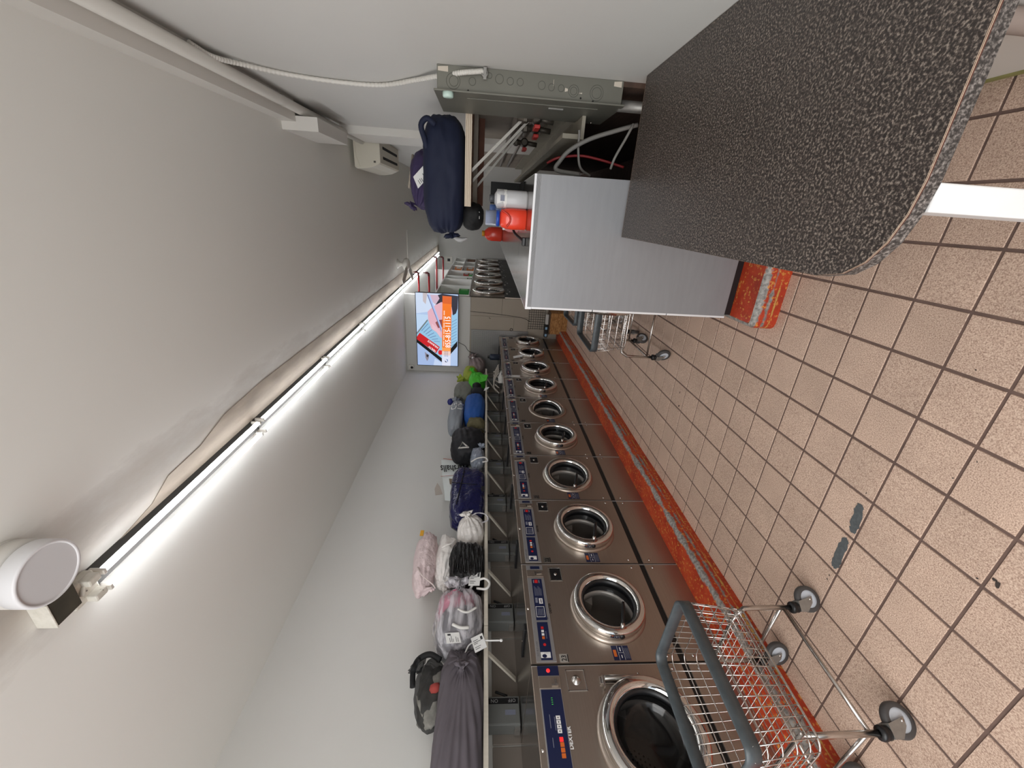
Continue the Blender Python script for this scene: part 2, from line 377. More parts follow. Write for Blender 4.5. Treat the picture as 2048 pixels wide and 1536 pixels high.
def tile_geo(b, x0, y0, g=.0042, c=.0025):
    x1, y1 = x0 + S - g, y0 + S - g; x0 += g; y0 += g
    b.add([(x0, y0, -.006), (x1, y0, -.006), (x1, y1, -.006), (x0, y1, -.006), (x0 + c, y0 + c, 0), (x1 - c, y0 + c, 0), (x1 - c, y1 - c, 0), (x0 + c, y1 - c, 0)],
          [(4, 5, 6, 7), (0, 1, 5, 4), (1, 2, 6, 5), (2, 3, 7, 6), (3, 0, 4, 7)])
tb = MB(); tile_geo(tb, -S / 2, -S / 2); t0 = tb.build('tile', TILE, floor)
for k, (vis, z, x0, y0) in enumerate(cells[:300]):
    t = t0 if k == 0 else t0.copy()
    if k: COL.objects.link(t)
    t.location = (x0 + S / 2, y0 + S / 2, random.uniform(-.0006, .0004)); t.rotation_euler.z = random.choice((0, PI / 2, PI, -PI / 2))
tb = MB()
for (vis, z, x0, y0) in cells[300:]: tile_geo(tb, x0, y0)
tag(tb.build('tile_field', TILE, floor), kind='stuff')
# worn dark patches and specks left on the tiles
SCUFF = mat('dark_grey_residue', (82, 86, 88), 0.8, var=.25, scale=60, bump=.4, bscale=120, dist=.003)
def blob(b, cx, cy, lx, ly, ang, n=34, rough=.25):
    ca, sa = math.cos(ang), math.sin(ang); vs = []
    for k in range(n):
        a = 2 * PI * k / n; rr = 1 + random.uniform(-rough, rough)
        ux = math.copysign(abs(math.cos(a)) ** .6, math.cos(a)) * lx * (1 + random.uniform(-.04, .04)); uy = math.copysign(abs(math.sin(a)) ** .6, math.sin(a)) * ly * rr
        vs.append((cx + ux * ca - uy * sa, cy + ux * sa + uy * ca, .0012))
    b.add(vs, [tuple(range(n))])
def floor_at(px, py):
    d = fwd * F + down * (px - 1024) + right * (768 - py); t = -CAMH / d.z; return d.x * t, d.y * t
def mark_between(p, q, half, label):
    (ax, ay), (bx, by) = floor_at(*p), floor_at(*q); b = MB()
    blob(b, (ax + bx) / 2, (ay + by) / 2, math.hypot(bx - ax, by - ay) / 2, half, math.atan2(by - ay, bx - ax))
    o = b.build('residue_patch', SCUFF, floor, origin=((ax + bx) / 2, (ay + by) / 2, 0)); o['label'] = label; return o
mark_between((1722, 1008), (1705, 1066), .021, 'dark grey residue strip on a tile')
mark_between((1693, 1076), (1668, 1136), .021, 'longer dark grey residue strip on a tile')
b = MB()
for (p, r) in (((1990, 1160), .007), ((1996, 1170), .011), ((1955, 1157), .004), ((1906, 956), .003), ((1955, 924), .003), ((1728, 725), .002), ((1952, 740), .003), ((1360, 785), .009), ((1358, 812), .012), ((1372, 743), .004), ((1384, 715), .005), ((1607, 1209), .004), ((1659, 1150), .004), ((1655, 1158), .005), ((1733, 986), .004), ((1742, 892), .003), ((1604, 613), .003)):
    x, y = floor_at(*p); blob(b, x, y, r, r * .6, random.uniform(0, 3), 9, .4)
tag(b.build('floor_specks', mat('dark_speck', (58, 50, 46), .8), floor), kind='stuff')
# kerbs: profile points (out from the nosing, z); 'across' carries the distance along the profile for the paint wear
def kerb(name, label, inner, path):
    """path: list of (point on nosing line, outward unit vector) joined in order"""
    prof = ([(-inner, .137, -inner), (-.06, .139, -.06)] if inner > .1 else []) + [(-.028, .136, -.028), (-.012, .128, -.012), (-.004, .114, .004), (-.001, .095, .022), (0, .05, .062), (0.001, -.002, .12)]
    b = MB(); ac = []
    n = len(prof)
    for (p, o) in path:
        for (d, z, a) in prof: b.v.append(Vector((p[0] + o[0] * d, p[1] + o[1] * d, z))); ac.append(a)
    for i in range(len(path) - 1):
        for j in range(n - 1):
            b.f.append([i * n + j, i * n + j + 1, (i + 1) * n + j + 1, (i + 1) * n + j]); b.m.append(0); b.s.append(True)
    o = b.build(name, KERB); at = o.data.attributes.new('across', 'FLOAT', 'POINT'); at.data.foreach_set('value', ac)
    return struct(o, label)
ys = [-1.2 + .25 * k for k in range(38)]
kl = kerb('kerb', 'long worn red painted kerb under the left row of washers', 1.04, [((-2.155 + .004 * math.sin(y * 5), y), (1, 0)) for y in ys if y < 8.0] + [((-2.155, 7.97), (1, 0))])
kr = kerb('kerb', 'short worn red painted kerb end under the grey washer side', .0,
          [((.635 - k * .2, 2.15), (0, -1)) for k in range(6)] + [((-.50, 2.15), (0, -1)), ((-.525, 2.158), (-.35, -.94)), ((-.540, 2.178), (-.8, -.6)), ((-.545, 2.2), (-1, 0))] + [((-.545, 2.5 + .5 * k), (-1, 0)) for k in range(10)])

b = MB(); b.add([(.185, 2.177, .1355), (.185, 7.5, .1355), (-.518, 7.5, .1355), (-.518, 2.205, .1355), (-.512, 2.187, .1355), (-.495, 2.177, .1355)], [tuple(range(6))])
o = b.build('top_face', KERB, kr); at = o.data.attributes.new('across', 'FLOAT', 'POINT'); at.data.foreach_set('value', [-.4] * 6)
# ------------------------------------------------------------------ ceiling lights
TUBE = mat('lit_tube', (255, 255, 255), .4, emit=(250, 252, 255), estr=TUBE_STRENGTH)
FIXW = mat('fixture_enamel', (206, 202, 194), .5, var=.08, scale=12)
def light_fixture(label):
    r = empty('strip_light', (0, 0, 0), label, 'light', 'tube lights in one line along the ceiling')
    b = MB(); b.prism([(-.05, 0), (-.020, -.034), (.020, -.034), (.05, 0)], 'Y', 0, 1.235); b.build('channel', mat('dull_channel', (52, 49, 45), .7), r)
    for x in (-.042, .042):
        # opaque strip added along each tube's top to keep light off the ceiling
        b = MB(); b.lathe([(.0004, .025), (.013, .025), (.0135, .04), (.0135, 1.195), (.013, 1.21), (.0004, 1.21)], (x, 0, -.055), (0, 1, 0), 16)
        for i, f in enumerate(b.f):
            if sum(b.v[q].z for q in f) / len(f) > -.0460: b.m[i] = 1
        b.build('tube', [TUBE, FIXW], r)
        for y in (.008, 1.211):
            b = MB(); b.box(x - .012, y, -.072, x + .012, y + .014, -.012); b.build('tube_holder', FIXW, r, bevel=.003)
    return r
fx0 = light_fixture('nearest tube light, ending at the grey box and round lamp')
ordn = ['nearest', 'second', 'third', 'fourth', 'fifth', 'sixth', 'seventh', 'eighth', 'ninth', 'tenth']
for k in range(10):
    o = fx0 if k == 0 else copy_tree(fx0)
    o.location = (-1.452, 1.25 + k * 1.25, ZC)
    if k: o['label'] = '%s twin tube light from the front of the ceiling row' % ordn[k] if k < 9 else 'farthest twin tube light of the ceiling row, by the back wall'
GRIMEC = mat('sooty_batten', (166, 154, 140), .75, var=.22, scale=5, stretch=(2.5, .6, 1), bump=.3, bscale=9)
b = MB(); b.prism([(-1.405, 1.42), (-1.375, 1.62), (-1.31, 1.75), (-1.295, 2.0), (-1.23, 2.25), (-1.205, 2.7), (-1.20, 14.2), (-1.405, 14.2)], 'Z', ZC - .0025, ZC); struct(b.build('trim_7', GRIMEC), 'sooty peeling batten on the ceiling beside the tube lights')
# end bracket, junction box, round lamp
r = empty('fixture_bracket', (-1.44, 1.195, ZC), 'paint-flecked white end bracket of the tube light run', 'bracket')
b = MB(); b.box(-.05, -.045, -.04, .05, .06, -.002); b.box(-.055, .0, -.075, -.025, .05, -.03); b.box(.022, .0, -.075, .052, .05, -.03)
FLECK = speckle('flecked_white', [(0.0, (60, 54, 46)), (0.30, (90, 82, 72)), (0.36, (206, 202, 190)), (0.7, (222, 218, 208))], 30, .7)
b.build('bracket_body', FLECK, r, bevel=.006)
b = MB(); b.tube([(.0, -.02, -.05), (.02, .0, -.045), (.03, .03, -.05)], .008, 6); b.build('screw_boss', FLECK, r)
OLDBOX = mat('old_dark_box', (62, 58, 48), .75, var=.3, scale=14)
r = empty('junction_box', (-1.397, 1.11, ZC), 'old dark ceiling junction box with a painted white end', 'junction box')
b = MB(); b.box(-.052, -.047, -.066, .052, .047, 0); b.build('box_body', OLDBOX, r, bevel=.003)
b = MB(); b.box(-.055, -.053, -.069, .055, -.047, 0); b.build('end_plate', FLECK, r, bevel=.002)
r = empty('round_ceiling_light', (-1.186, 1.058, ZC), 'round white disc ceiling light, switched off, in front of the junction box', 'light')
b = MB(); b.lathe([(.0004, 0), (.104, 0), (.106, -.004), (.106, -.010), (.100, -.012), (.100, -.016), (.1055, -.018), (.1055, -.068), (.098, -.071), (.0004, -.071)], (0, 0, 0), (0, 0, 1), 56); b.build('mount', WTRIM, r)
b = MB(); b.lathe([(.092, -.072), (.092, -.078), (.104, -.080), (.106, -.084), (.106, -.130), (.103, -.137), (.096, -.138), (.094, -.134)], (0, 0, 0), (0, 0, 1), 56); b.build('rim', mat('lamp_rim', (224, 224, 226), .35), r)
b = MB(); b.lathe([(.0004, -.1325), (.05, -.133), (.0945, -.134)], (0, 0, 0), (0, 0, 1), 48); b.build('diffuser', mat('lamp_diffuser', (210, 210, 212), .35), r)
# far ceiling fan
r = empty('ceiling_fan', (-1.0, 7.48, ZC), 'white ceiling fan hanging far down the shop', 'fan')
b = MB(); b.lathe([(.0004, 0), (.085, 0), (.06, -.02), (.035, -.06), (.028, -.09)], (0, 0, 0), (0, 0, 1), 20); b.build('canopy', PIPEW, r)
b = MB(); b.lathe([(.028, -.085), (.09, -.11), (.11, -.15), (.10, -.19), (.05, -.215), (.0004, -.22)], (0, 0, 0), (0, 0, 1), 24); b.build('motor', PIPEW, r)
for k in range(3):
    a = .08 + k * 2 * PI / 3; ca, sa = math.cos(a), math.sin(a); b = MB()
    pts = [(.09, -.03), (.2, -.055), (.55, -.05), (.57, 0), (.55, .05), (.2, .055), (.09, .03)]
    b.add([(x * ca - y * sa, x * sa + y * ca, -.175 + y * .15) for x, y in pts] + [(x * ca - y * sa, x * sa + y * ca, -.183 + y * .15) for x, y in pts], [tuple(range(7)), tuple(reversed(range(7, 14)))] + [(i, i + 7, (i + 1) % 7 + 7, (i + 1) % 7) for i in range(7)])
    b.build('blade', PIPEW, r)
# pipe under the ceiling beam
r = empty('ceiling_pipe', (.575, 1.0, 3.04), 'white painted pipe under the boxed ceiling beam', 'pipe')
b = MB(); b.tube([(0, -2.3, 0), (0, 2.6, 0), (0, 4.1, -.03)], .032, 14); b.build('pipe_run', PIPEW, r)
for y in (-.05, .55, 2.3):
    b = MB(); b.lathe([(.036, 0), (.036, .022)], (0, y, 0 if y < 2.6 else -.01), (0, 1, 0), 14); b.box(-.004, y + .004, .02, .004, y + .016, .034); b.build('pipe_clip', PIPEW, r)
# flexible conduit from the beam to the fuse box
pts = [(.617, 2.43, 3.05), (.60, 2.55, 3.02), (.617, 2.72, 2.96), (.622, 2.86, 2.80), (.622, 2.93, 2.55), (.622, 2.92, 2.3), (.618, 2.74, 2.08), (.606, 2.58, 1.945), (.602, 2.452, 1.80), (.61, 2.445, 1.73), (.615, 2.45, 1.695), (.612, 2.47, 1.685)]
r = empty('flexible_conduit', (.622, 2.7, 2.4), 'white ribbed flexible conduit looping down to the fuse box', 'conduit')
P = spline(pts, 40); rad = [.0105 + .0022 * (k % 4 < 2) for k in range(len(P))]
b = MB(); b.tube(P, rad, 8); o = b.build('ribbed_hose', PIPEW, r, origin=(0, 0, 0)); o.location = -Vector(r.location)
b = MB(); b.lathe([(.0125, 0), (.018, .0), (.018, .025), (.014, .03)], (.607, 2.44, 1.684), (0, 1, 0), 10); b.box(.58, 2.435, 1.675, .63, 2.445, 1.69); o = b.build('connector', GALV, r); o.location = -Vector(r.location)
# wall air conditioner
r = empty('air_conditioner', (XR, 5.75, 2.85), 'cream wall-mounted air conditioner high on the right wall', 'air conditioner')
CREAM = mat('cream_plastic', (214, 209, 194), .45); CREAM2 = mat('cream_plastic_side', (208, 202, 186), .45)
prof = [(.0, .0), (-.01, .285), (-.305, .285), (-.318, .26), (-.315, .19), (-.298, .10), (-.262, .02), (-.245, .0)]
b = MB(); b.prism([(x, z) for x, z in reversed(prof)], 'Y', -.54, .52); b.build('casing', CREAM, r, bevel=.006)
b = MB(); b.prism([(-.02, .265), (-.02, .27), (-.20, .262), (-.30, .225), (-.30, .22), (-.20, .256)], 'Y', -.545, -.54); b.build('side_groove', CREAM2, r)
for x in (-.20, -.10):
    b = MB(); b.box(x, -.40, -.004, x + .028, .40, .002); b.build('air_slot', BLACKM, r)
b = MB(); b.box(-.25, -.545, .05, -.232, -.54, .072); b.build('logo_plate', mat('dark_badge', (70, 66, 60), .5), r)

# ------------------------------------------------------------------ washers
LAB = 'washer'
def annulus_plate(b, y0, z0, y1, z1, cy, cz, r, x, m=0, n=48):
    """rectangular plate at x facing +X with a round hole"""
    inner = []; outer = []
    for k in range(n):
        a = 2 * PI * k / n; c, s_ = math.cos(a), math.sin(a)
        inner.append((x, cy + r * c, cz + r * s_))
        t = min((y1 - cy) / c if c > 1e-9 else 9, (y0 - cy) / c if c < -1e-9 else 9, (z1 - cz) / s_ if s_ > 1e-9 else 9, (z0 - cz) / s_ if s_ < -1e-9 else 9)
        outer.append((x, cy + t * c, cz + t * s_))
    b.add(inner + outer, [(k, n + k, n + (k + 1) % n, (k + 1) % n) for k in range(n)], m)
    for (yy, zz) in ((y0, z0), (y1, z0), (y1, z1), (y0, z1)):   # fill the corner slivers
        a = math.atan2(zz - cz, yy - cy) % (2 * PI); k = int(a / (2 * PI) * n) % n
        b.add([outer[k], (x, yy, zz), outer[(k + 1) % n]], [(0, 1, 2)], m)
def make_washer(W, H, cy, cz, R, big=False):
    """front at x=0 facing +X, near edge at y=0, standing on z=0"""
    D = .8; g = .005
    root = empty('front_loading_washer', (0, 0, 0), 'washer', 'washer')
    b = MB(); st = .275
    annulus_plate(b, g, .295, W - g, H - .17, cy, cz, R * .83, 0.0)
    b.box(-D, g, .295, -.004, W - g, H - .001) if False else None
    # shell: sides, back, upper front band, top
    b.quad((0, g, .295), (-D, g, .295), (-D, g, H), (0, g, H)); b.quad((-D, W - g, .295), (0, W - g, .295), (0, W - g, H), (-D, W - g, H))
    b.quad((-D, g, 0), (-D, W - g, 0), (-D, W - g, H), (-D, g, H))
    b.add([(0, g, H - .17), (0, W - g, H - .17), (0, W - g, H - .004), (0, g, H - .004), (-.004, g, H), (-.004, W - g, H)], [(0, 1, 2, 3), (3, 2, 5, 4)])
    b.build('cabinet', STEEL, root)
    b = MB(); b.quad((-.004, g, H), (-.004, W - g, H), (-D, W - g, H), (-D, g, H)); b.quad((-.003, g, H + .0015), (-.003, W - g, H + .0015), (-.02, W - g, H + .0015), (-.02, g, H + .0015), 0)
    b.build('top_panel', STEELT, root)
    b = MB(); b.box(-.78, g, 0, -.002, W - g, .255); b.build('kick_panel', STEEL, root, bevel=.003)
    b = MB(); b.box(-.78, g, .255, -.012, W - g, .295); b.build('base_gap', BLACK, root)
    # silver strip painting the bright reflection along the edge where two cabinets meet
    b = MB(); b.box(-.006, W - g - .002, .0, .0015, W - g + .0005, H); b.build('edge_glint', GLINT, root)
    b = MB(); b.box(-.5, W - g + .0006, 0, -.012, W + g - .0006, H - .012); b.build('seam_shade', BLACKM, root)  # black sheet added to paint the shade in the gap between cabinets
    # drum
    Rd = R * .80; b = MB()
    b.lathe([(R * .83, 0.0), (Rd, -.01), (Rd, -.06)], (0, cy, cz), (1, 0, 0), 40, 2); b.lathe([(Rd, -.06), (Rd * .93, -.065), (Rd * .93, -.10), (Rd * 1.08, -.11), (Rd * 1.08, -.46)], (0, cy, cz), (1, 0, 0), 40, 0)
    b.disc((-.46, cy, cz), (1, 0, 0), Rd * 1.08, 40, 0)
    nh = 7
    for i in range(-nh, nh + 1):
        for j in range(-nh, nh + 1):
            yy, zz = i * .026 + (.013 if j % 2 else 0), j * .0225
            if yy * yy + zz * zz < (Rd * .8) ** 2: b.disc((-.457, cy + yy, cz + zz), (1, 0, 0), .0062, 6, 1)
    for k in range(3):
        a = k * 2 * PI / 3 + .4; u, v = math.cos(a), math.sin(a); t = Vector((0, -v, u)); o = Vector((0, cy + u * Rd * 1.06, cz + v * Rd * 1.06)); q = Vector((0, -u, -v)) * .06
        b.add([o + t * .04 + Vector((-.13, 0, 0)), o - t * .04 + Vector((-.13, 0, 0)), o + q + Vector((-.13, 0, 0)), o + t * .04 + Vector((-.45, 0, 0)), o - t * .04 + Vector((-.45, 0, 0)), o + q + Vector((-.45, 0, 0))], [(0, 1, 2), (0, 2, 5, 3), (1, 4, 5, 2)], 0)
    b.build('drum', [DRUM, DRUMH, RUBBER], root)
    # fixed collar round the opening
    b = MB(); b.lathe([(R * 1.06, 0), (R * 1.05, .012), (R * .95, .018), (R * .84, .012), (R * .83, 0)], (0, cy, cz), (1, 0, 0), 56); b.build('door_collar', STEEL, root)
    # door, turning about a hinge at its far side
    hy = cy + R * 1.04; hx = .03
    def off(o): o.location = (hx, hy, cz); return o
    b = MB(); c = (-hx, cy - hy, 0)
    b.lathe([(R * .74, .018), (R * .985, .02), (R, .028), (R, .062), (R * .985, .073), (R * .95, .078), (R * .86, .083), (R * .80, .080), (R * .745, .066), (R * .735, .045), (R * .74, .018)], c, (1, 0, 0), 64)
    door = off(b.build('door', CHROME, root))
    b = MB(); b.lathe([(R * .755, .060), (R * .70, .055), (R * .69, .02), (R * .72, .0)], c, (1, 0, 0), 48); b.build('door_seal', BLACK, door)
    b = MB(); b.lathe([(.0004, -.05), (R * .4, -.046), (R * .62, -.02), (R * .69, .03), (R * .72, .05)], c, (1, 0, 0), 48); b.build('door_glass', LENS if big else DARKGLASS, door)
    if not big:
        b = MB(); a = Vector((.085 - hx, cy - hy - R * .80, -.03)); e = Vector((.11 - hx, cy - hy - R * .18, -.075))
        b.tube([a, a + (e - a) * .3, a + (e - a) * .75, e], [.009, .012, .013, .008], 8); b.build('door_handle', BLACK, door)
        b = MB(); b.lathe([(.0004, .018), (.012, .016), (.014, -.01)], tuple(a), (1, 0, 0), 12); b.build('handle_pivot', CHROMED, door)
        b = MB(); b.lathe([(.0004, .006), (.016, .004), (.018, -.012)], (.05 - hx, cy - hy - R * 1.0, -.02), (0, -1, 0), 12); b.build('latch', BLACK, door)
    # hinge
    b = MB()
    if big:
        b.box(0, hy - .02, cz - .03, .012, hy + .02, cz + .20); b.tube([(.035, hy - .005, cz - .02), (.035, hy - .005, cz + .18)], .015, 12); b.box(.0, hy - .05, cz + .18, .04, hy + .01, cz + .192)
        b.tube([(.03, hy - .03, cz - .03), (.03, hy + .02, cz - .02)], .008)
    else:
        b.box(0, hy - .005, cz - .05, .03, hy + .012, cz + .05)
    b.build('hinge', CHROMED, root, bevel=.002)
    # control strip
    zt, zb = H - .034, H - .152
    if not big:
        b = MB(); b.box(0, .012, zb, .004, .592, zt); strip = b.build('control_panel', STEEL2, root, bevel=.0015)
        b = MB(); b.box(.004, .023, zb + .022, .0055, .256, zt - .028); p1 = b.build('touch_panel', NAVYP, strip)
        b = MB(); b.box(.004, .270, zb + .020, .0055, .580, zt - .028); p2 = b.build('instruction_panel', NAVYP, strip)
        b = MB(); x = .0062
        def bar(y0, z0, y1, z1, m): b.quad((x, y0, z0), (x, y1, z0), (x, y1, z1), (x, y0, z1), m)
        zm = (zt + zb) / 2
        bar(.034, zm - .028, .068, zm + .030, 0); b.add([(x + .0004, .045 + .011 * math.cos(t), zm + .008 + .014 * math.sin(t)) for t in [k * PI / 5 for k in range(10)]], [tuple(range(10))], 4)
        for k in range(4): bar(.058, zm - .022 + k * .008, .066, zm - .019 + k * .008, 5)
        b.add([(x, .112 + .009 * math.cos(k * PI / 6), zm - .001 + .009 * math.sin(k * PI / 6)) for k in range(12)], [tuple(range(12))], 2)
        bar(.146, zm - .007, .163, zm + .009, 3); bar(.168, zm - .007, .183, zm + .009, 0); bar(.189, zm - .007, .204, zm + .009, 0); bar(.210, zm - .007, .226, zm + .009, 2)
        for k in range(6): bar(.150 + k * .008, zm - .021, .155 + k * .008, zm - .016, 5)
        b.build('buttons', [WHITEP, NAVYP, RED, ORANGE, NAVYP, GREYP], p1)
        b = MB()
        for (y0, y1, z0, z1) in ((.290, .365, -.030, -.027), (.290, .365, .023, .026), (.290, .293, -.03, .026), (.362, .365, -.03, .026)): bar(y0, zm + z0, y1, zm + z1, 0)
        for k in range(4): bar(.300, zm - .020 + k * .010, .350, zm - .016 + k * .010, 5)
        bar(.385, zm - .026, .425, zm - .002, 0); bar(.390, zm - .020, .420, zm - .010, 1); bar(.392, zm + .006, .43, zm + .022, 5)
        for k in range(6): bar(.445, zm - .026 + k * .0085, .445 + .055 + .02 * ((k * 7) % 3) / 2, zm - .023 + k * .0085, 5)
        bar(.545, zm - .010, .572, zm + .012, 2); bar(.545, zm + .018, .570, zm + .020, 0); bar(.545, zm - .02, .570, zm - .018, 0)
        for k in range(5): bar(.275 + .003 * k, zm - .046, .2765 + .003 * k, zm - .040, 1)
        b.build('printed_guide', [WHITEP, NAVYP, RED, ORANGE, NAVYP, GREYP], p2)
        b = MB(); b.text('DOUBLE LOAD', (.0047, .045, zt - .018), (0, 1, 0), (0, 0, 1), .013, bold=.0004); b.build('lettering', mat('faint_print', (120, 120, 124), .5), strip)
        b = MB(); b.text('DEXTER', (.0015, .318, zb - .016), (0, 1, 0), (0, 0, 1), .020, bold=.0006); b.build('maker_name', mat('dark_print', (40, 38, 40), .5), root)
        b = MB(); b.box(0, .598, zb + .002, .006, .655, zt); coin = b.build('coin_slot', STEEL, root, bevel=.002)
        b = MB(); b.box(.006, .62, zb + .012, .012, .628, zb + .05); b.box(.006, .61, zb + .05, .0085, .64, zb + .062); b.build('slot', CHROMED, coin)
        b = MB(); b.box(0, .659, zb, .004, .699, zt); lab = b.build('price_plate', STEEL2, root); b = MB(); b.box(.004, .666, zb + .022, .0052, .690, zt - .028); b.build('price_window', NAVYP, lab)
        # soap door recess
        y0, y1, z0, z1 = .565, .682, H - .285, H - .193
    else:
        b = MB(); b.box(0, .02, zb, .005, .690, zt); strip = b.build('control_panel', STEEL2, root, bevel=.0015)
        b = MB(); b.box(.005, .02, zb + .004, .0065, .618, zt - .006); p1 = b.build('touch_panel', NAVYP, strip)
        zm = (zt + zb) / 2; x = .0072; b = MB()
        def bar(y0, z0, y1, z1, m): b.quad((x, y0, z0), (x, y1, z0), (x, y1, z1), (x, y0, z1), m)
        for k in range(4):
            bar(.418 + k * .0198, zm - .030, .418 + k * .0198 + .017, zm - .008, 0)
            bar(.424 + k * .0198, zm - .022, .424 + k * .0198 + .005, zm - .016, 4)
        bar(.383, zm - .030, .402, zm - .012, 2)
        for k in range(3): bar(.318 + k * .022, zm - .032, .318 + k * .022 + .019, zm - .012, 3)
        for k in range(4): bar(.545 + k * .010, zm - .004, .548 + k * .010, zm + .004, 6)
        bar(.44, zm + .022, .50, zm + .025, 5); bar(.36, zm + .02, .40, zm + .023, 5); bar(.43, zm - .002, .49, zm + .001, 5)
        b.build('buttons', [WHITEP, NAVYP, REDL, ORANGE, BLACK, GREYP, GREENL], p1)
        b = MB(); b.text('DEXTER', (.0075, .352, zb + .006 - .022), (0, 1, 0), (0, 0, 1), .026, bold=.001); o = b.build('maker_name', WHITEP, root); o.location.x = -.005
        b = MB(); b.box(.0, .622, zb, .008, .684, zt); coin = b.build('coin_slot', STEEL, root, bevel=.002)
        b = MB(); b.box(.008, .632, zb + .014, .018, .642, zb + .05); b.box(.008, .636, zb + .02, .011, .672, zb + .03); b.build('slot', CHROMED, coin)
        b = MB(); b.box(0, .690, zb, .005, .742, zt); lab = b.build('start_plate', NAVYP, root)
        b = MB(); b.lathe([(.0004, .004), (.010, .003), (.0105, 0)], (.005, .716, (zt + zb) / 2), (1, 0, 0), 16); b.build('red_button', REDL, lab)
        y0, y1, z0, z1 = .608, .722, H - .300, H - .190
    b = MB(); m = .008
    b.box(0, y0, z0, .004, y0 + m, z1); b.box(0, y1 - m, z0, .004, y1, z1); b.box(0, y0, z1 - m, .004, y1, z1); b.box(0, y0, z0, .004, y1, z0 + m)
    fr = b.build('lock_frame', CHROMED, root, bevel=.002)
    b = MB(); b.box(.0005, y0 + m, z0 + m, .0015, y1 - m, z1 - m); pl_ = b.build('lock_plate', STEEL if big else BLACK, fr)
    b = MB(); b.lathe([(.0004, .016), (.014, .014), (.017, .008), (.025, .004), (.027, 0)] if big else [(.0004, .006), (.009, .004), (.011, 0)], (.0015, (y0 + y1) / 2, (z0 + z1) / 2), (1, 0, 0), 20); b.build('lock', CHROMED, fr)
    # door sticker
    sy = .016 if not big else .02
    b = MB(); b.box(0, sy, .583, .0012, sy + .085, .686); stk = b.build('sticker', NAVYP, root)
    x = .0016; b = MB()
    def bar(y0, z0, y1, z1, m): b.quad((x, y0, z0), (x, y1, z0), (x, y1, z1), (x, y0, z1), m)
    bar(sy, .650, sy + .085, .6515, 0); bar(sy, .618, sy + .085, .6195, 0); bar(sy + .042, .6195, sy + .0435, .65, 0)
    bar(sy + .052, .632, sy + .075, .638, 0); bar(sy + .012, .632, sy + .030, .637, 0); bar(sy + .02, .662, sy + .06, .680, 1)
    for k in range(5): bar(sy + .008, .588 + k * .006, sy + .07, .590 + k * .006, 2)
    b.build('sticker_print', [WHITEP, ORANGE, GREYP], stk)
    # screws, lid lock, dispenser lid on top
    for (yy, zz) in ((.354, H - .018), (W - .035, .20), (W - .035, .36), (.035, .20), (.035, .36)):
        b = MB(); b.lathe([(.0004, .007), (.006, .006), (.009, 0)], (0, yy, zz), (1, 0, 0), 10); b.build('screw', CHROMED, root)
    b = MB(); b.box(-.33, .25, H, -.06, .30, H + .012); lid = b.build('dispenser_grip', BLACK, root, bevel=.005)
    b = MB(); b.lathe([(.0004, .004), (.006, .0)], (-.2, .275, H + .012), (0, 0, 1), 8); b.build('grip_screw', CHROMED, lid)
    return root
PX, PZ = -2.374, .137
wsm = make_washer(.715, 1.179, .352, .635, .232)
bigw = make_washer(.750, 1.179, .385, .605, .262, True)
bigw.location = (PX, .717, PZ); tag(bigw, 'largest washer with a wide navy panel, behind the near laundry cart', 'washer', 'front loading washers in the left row')
names = {0: ('23', 'washer with plate 23, second from the front of the row'), 1: ('22', 'washer with plate 22, third from the front of the row'), 2: ('21', 'fourth washer of the left row, door slightly ajar'),
         3: ('20', 'fifth washer of the left row, door shut'), 4: ('19', 'sixth washer of the left row, door swung open'), 5: ('18', 'seventh washer of the left row, white card on its panel'),
         6: ('17', 'third washer from the steel sheet wall'), 7: ('16', 'second washer from the steel sheet, paper tag by its door'), 8: ('15', 'last washer of the left row against the steel sheet')}
NUMP = mat('number_plate', (150, 146, 140), .5)
first = None
for k in range(9):
    o = wsm if k == 0 else copy_tree(wsm)
    o.location = (PX, 1.469 + k * .7165, PZ)
    tag(o, 'stainless ' + names[k][1], 'washer', 'front loading washers in the left row')
    for ch in o.children:
        if ch.name.startswith('door.') or ch.name == 'door':
            ch.rotation_euler.z = {2: -.13, 4: -.33}.get(k, 0.0)
    b = MB(); b.box(0, .011, .956, .002, .058, 1.008); npl = b.build('number_plate', NUMP, o)
    b = MB(); b.text(names[k][0], (.0026, .0155, .968), (0, 1, 0), (0, 0, 1), .042, squeeze=.85, bold=.0006); b.box(.002, .012, .9565, .0026, .056, .962); b.build('number', BLACK, npl)

